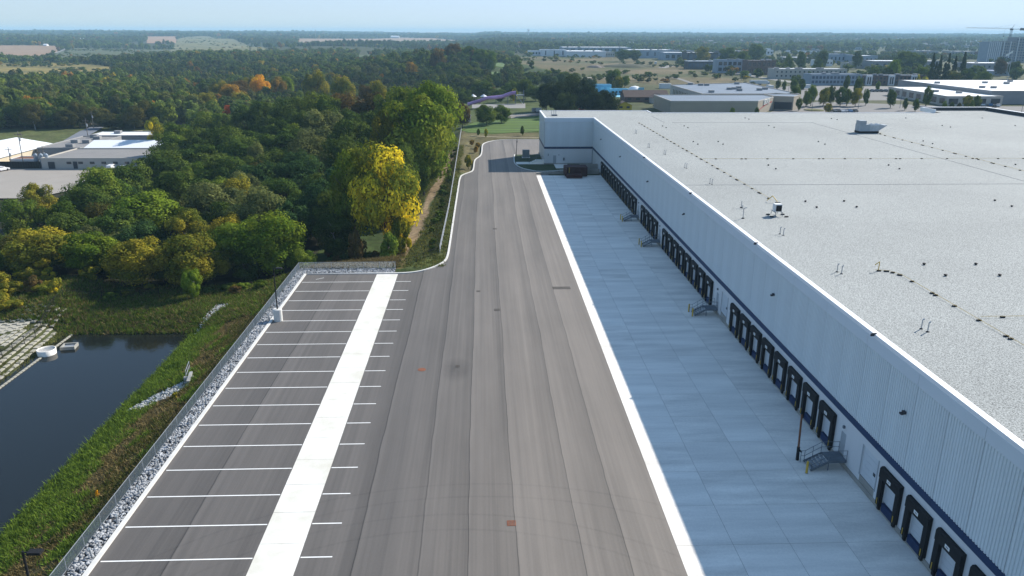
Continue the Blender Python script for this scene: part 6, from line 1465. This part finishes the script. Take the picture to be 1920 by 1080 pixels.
for a in [(1522, 209, 182, 'beside the parking island'), (1552, 192, 165, 'by the leftmost lot trees'), (1609, 204, 180, 'in the middle of the empty lot'), (1623, 192, 175, 'on the far side of the empty lot'), (1687, 203, 165, 'at the right end of the empty lot'), (1792, 190, 165, 'left one before the white roofed office'), (1806, 190, 167, 'right one before the white roofed office'), (1453, 172, 160, 'by the dark coach'), (1478, 174, 160, 'right of the dark coach'), (1424, 168, 158, 'by the motorhomes'), (1217, 156, 136, 'in the dry field, first from the left'), (1232, 156, 138, 'in the dry field, second from the left'), (1255, 158, 140, 'in the dry field, third from the left'), (1390, 151, 133, 'along the curved road'), (1373, 146, 128, 'along the curved road near the bend'), (1915, 212, 188, 'at the right edge beyond the parapet')]:
    lamp(a[0], a[1], a[2], 'slim dark light pole '+a[3])
o = MB().lathe([(4.5, .05), (4.2, .35), (2, .6)], 14, at(1526, 207)).obj('parking_island', mat('island_shrubs', (.10, .10, .03), .95, .3, .5)); tag(o, kind='structure')
# suburb houses in the haze
random.seed(31); rm_ = [MT['broof'], MT['gravroof'], MT['greyw'], MT['brick']]; wm_ = [MT['beige'], MT['whitew'], MT['brick'], MT['greyw']]
for i in range(130):
    px = random.uniform(1150, 1860); py = random.uniform(72, 90); p = farpoly([(px, py)], 4)[0]; s = random.uniform(11, 17)
    gable('suburban_house', 'small hazy suburban house with pitched roof below the horizon', 'house', p[0], p[0]+s, p[1], p[1]+10, 5.5, 9, wm_[i % 4], rm_[(i*3) % 4], 3, None, 'x' if i % 3 else 'y', 'suburban houses in the haze')
for px, yt, Y, lb in ((591, 55, 2400, 'thin tall mast on the far left skyline'), (991, 56, 4200, 'pale water tower on the middle skyline')):
    x, z = aty(px, yt, Y); t = empty('radio_mast' if px < 900 else 'water_tower', (x, Y, Hs(x, Y)), 0, lb, 'mast' if px < 900 else 'water tower'); hh = z-Hs(x, Y)
    MB().tube((0, 0, 0), (0, 0, hh), .7 if px < 900 else 2, .3 if px < 900 else 2, 6).obj('shaft', MT['steel'], t)
    if px > 900: MB().lathe([(1, hh-6), (6, hh-3), (6, hh+2), (1, hh+5)], 12).obj('tank', MT['whitew'], t)
    else: MB().box(-1, 1, -1, 1, hh-6, hh-3).obj('antenna', MT['steel'], t)
far_town(); field_shrubs(); do_woodland()

# ------------------------------------------------------------------ air
hz = MB().box(-9500, 9500, -200, 10500, -40, 62).obj('haze'); tag(hz, kind='stuff'); hz['label'] = 'thin bluish haze over the land'; hz['category'] = 'haze'
hm = bpy.data.materials.new('haze_air'); hm.use_nodes = True; N = hm.node_tree.nodes; N.clear()
ho = N.new('ShaderNodeOutputMaterial'); hv_ = N.new('ShaderNodeVolumePrincipled'); hv_.inputs['Color'].default_value = (.50, .80, 1.0, 1); hv_.inputs['Density'].default_value = .00014; hv_.inputs['Anisotropy'].default_value = .0
hm.node_tree.links.new(hv_.outputs[0], ho.inputs['Volume']); hz.data.materials.append(hm)
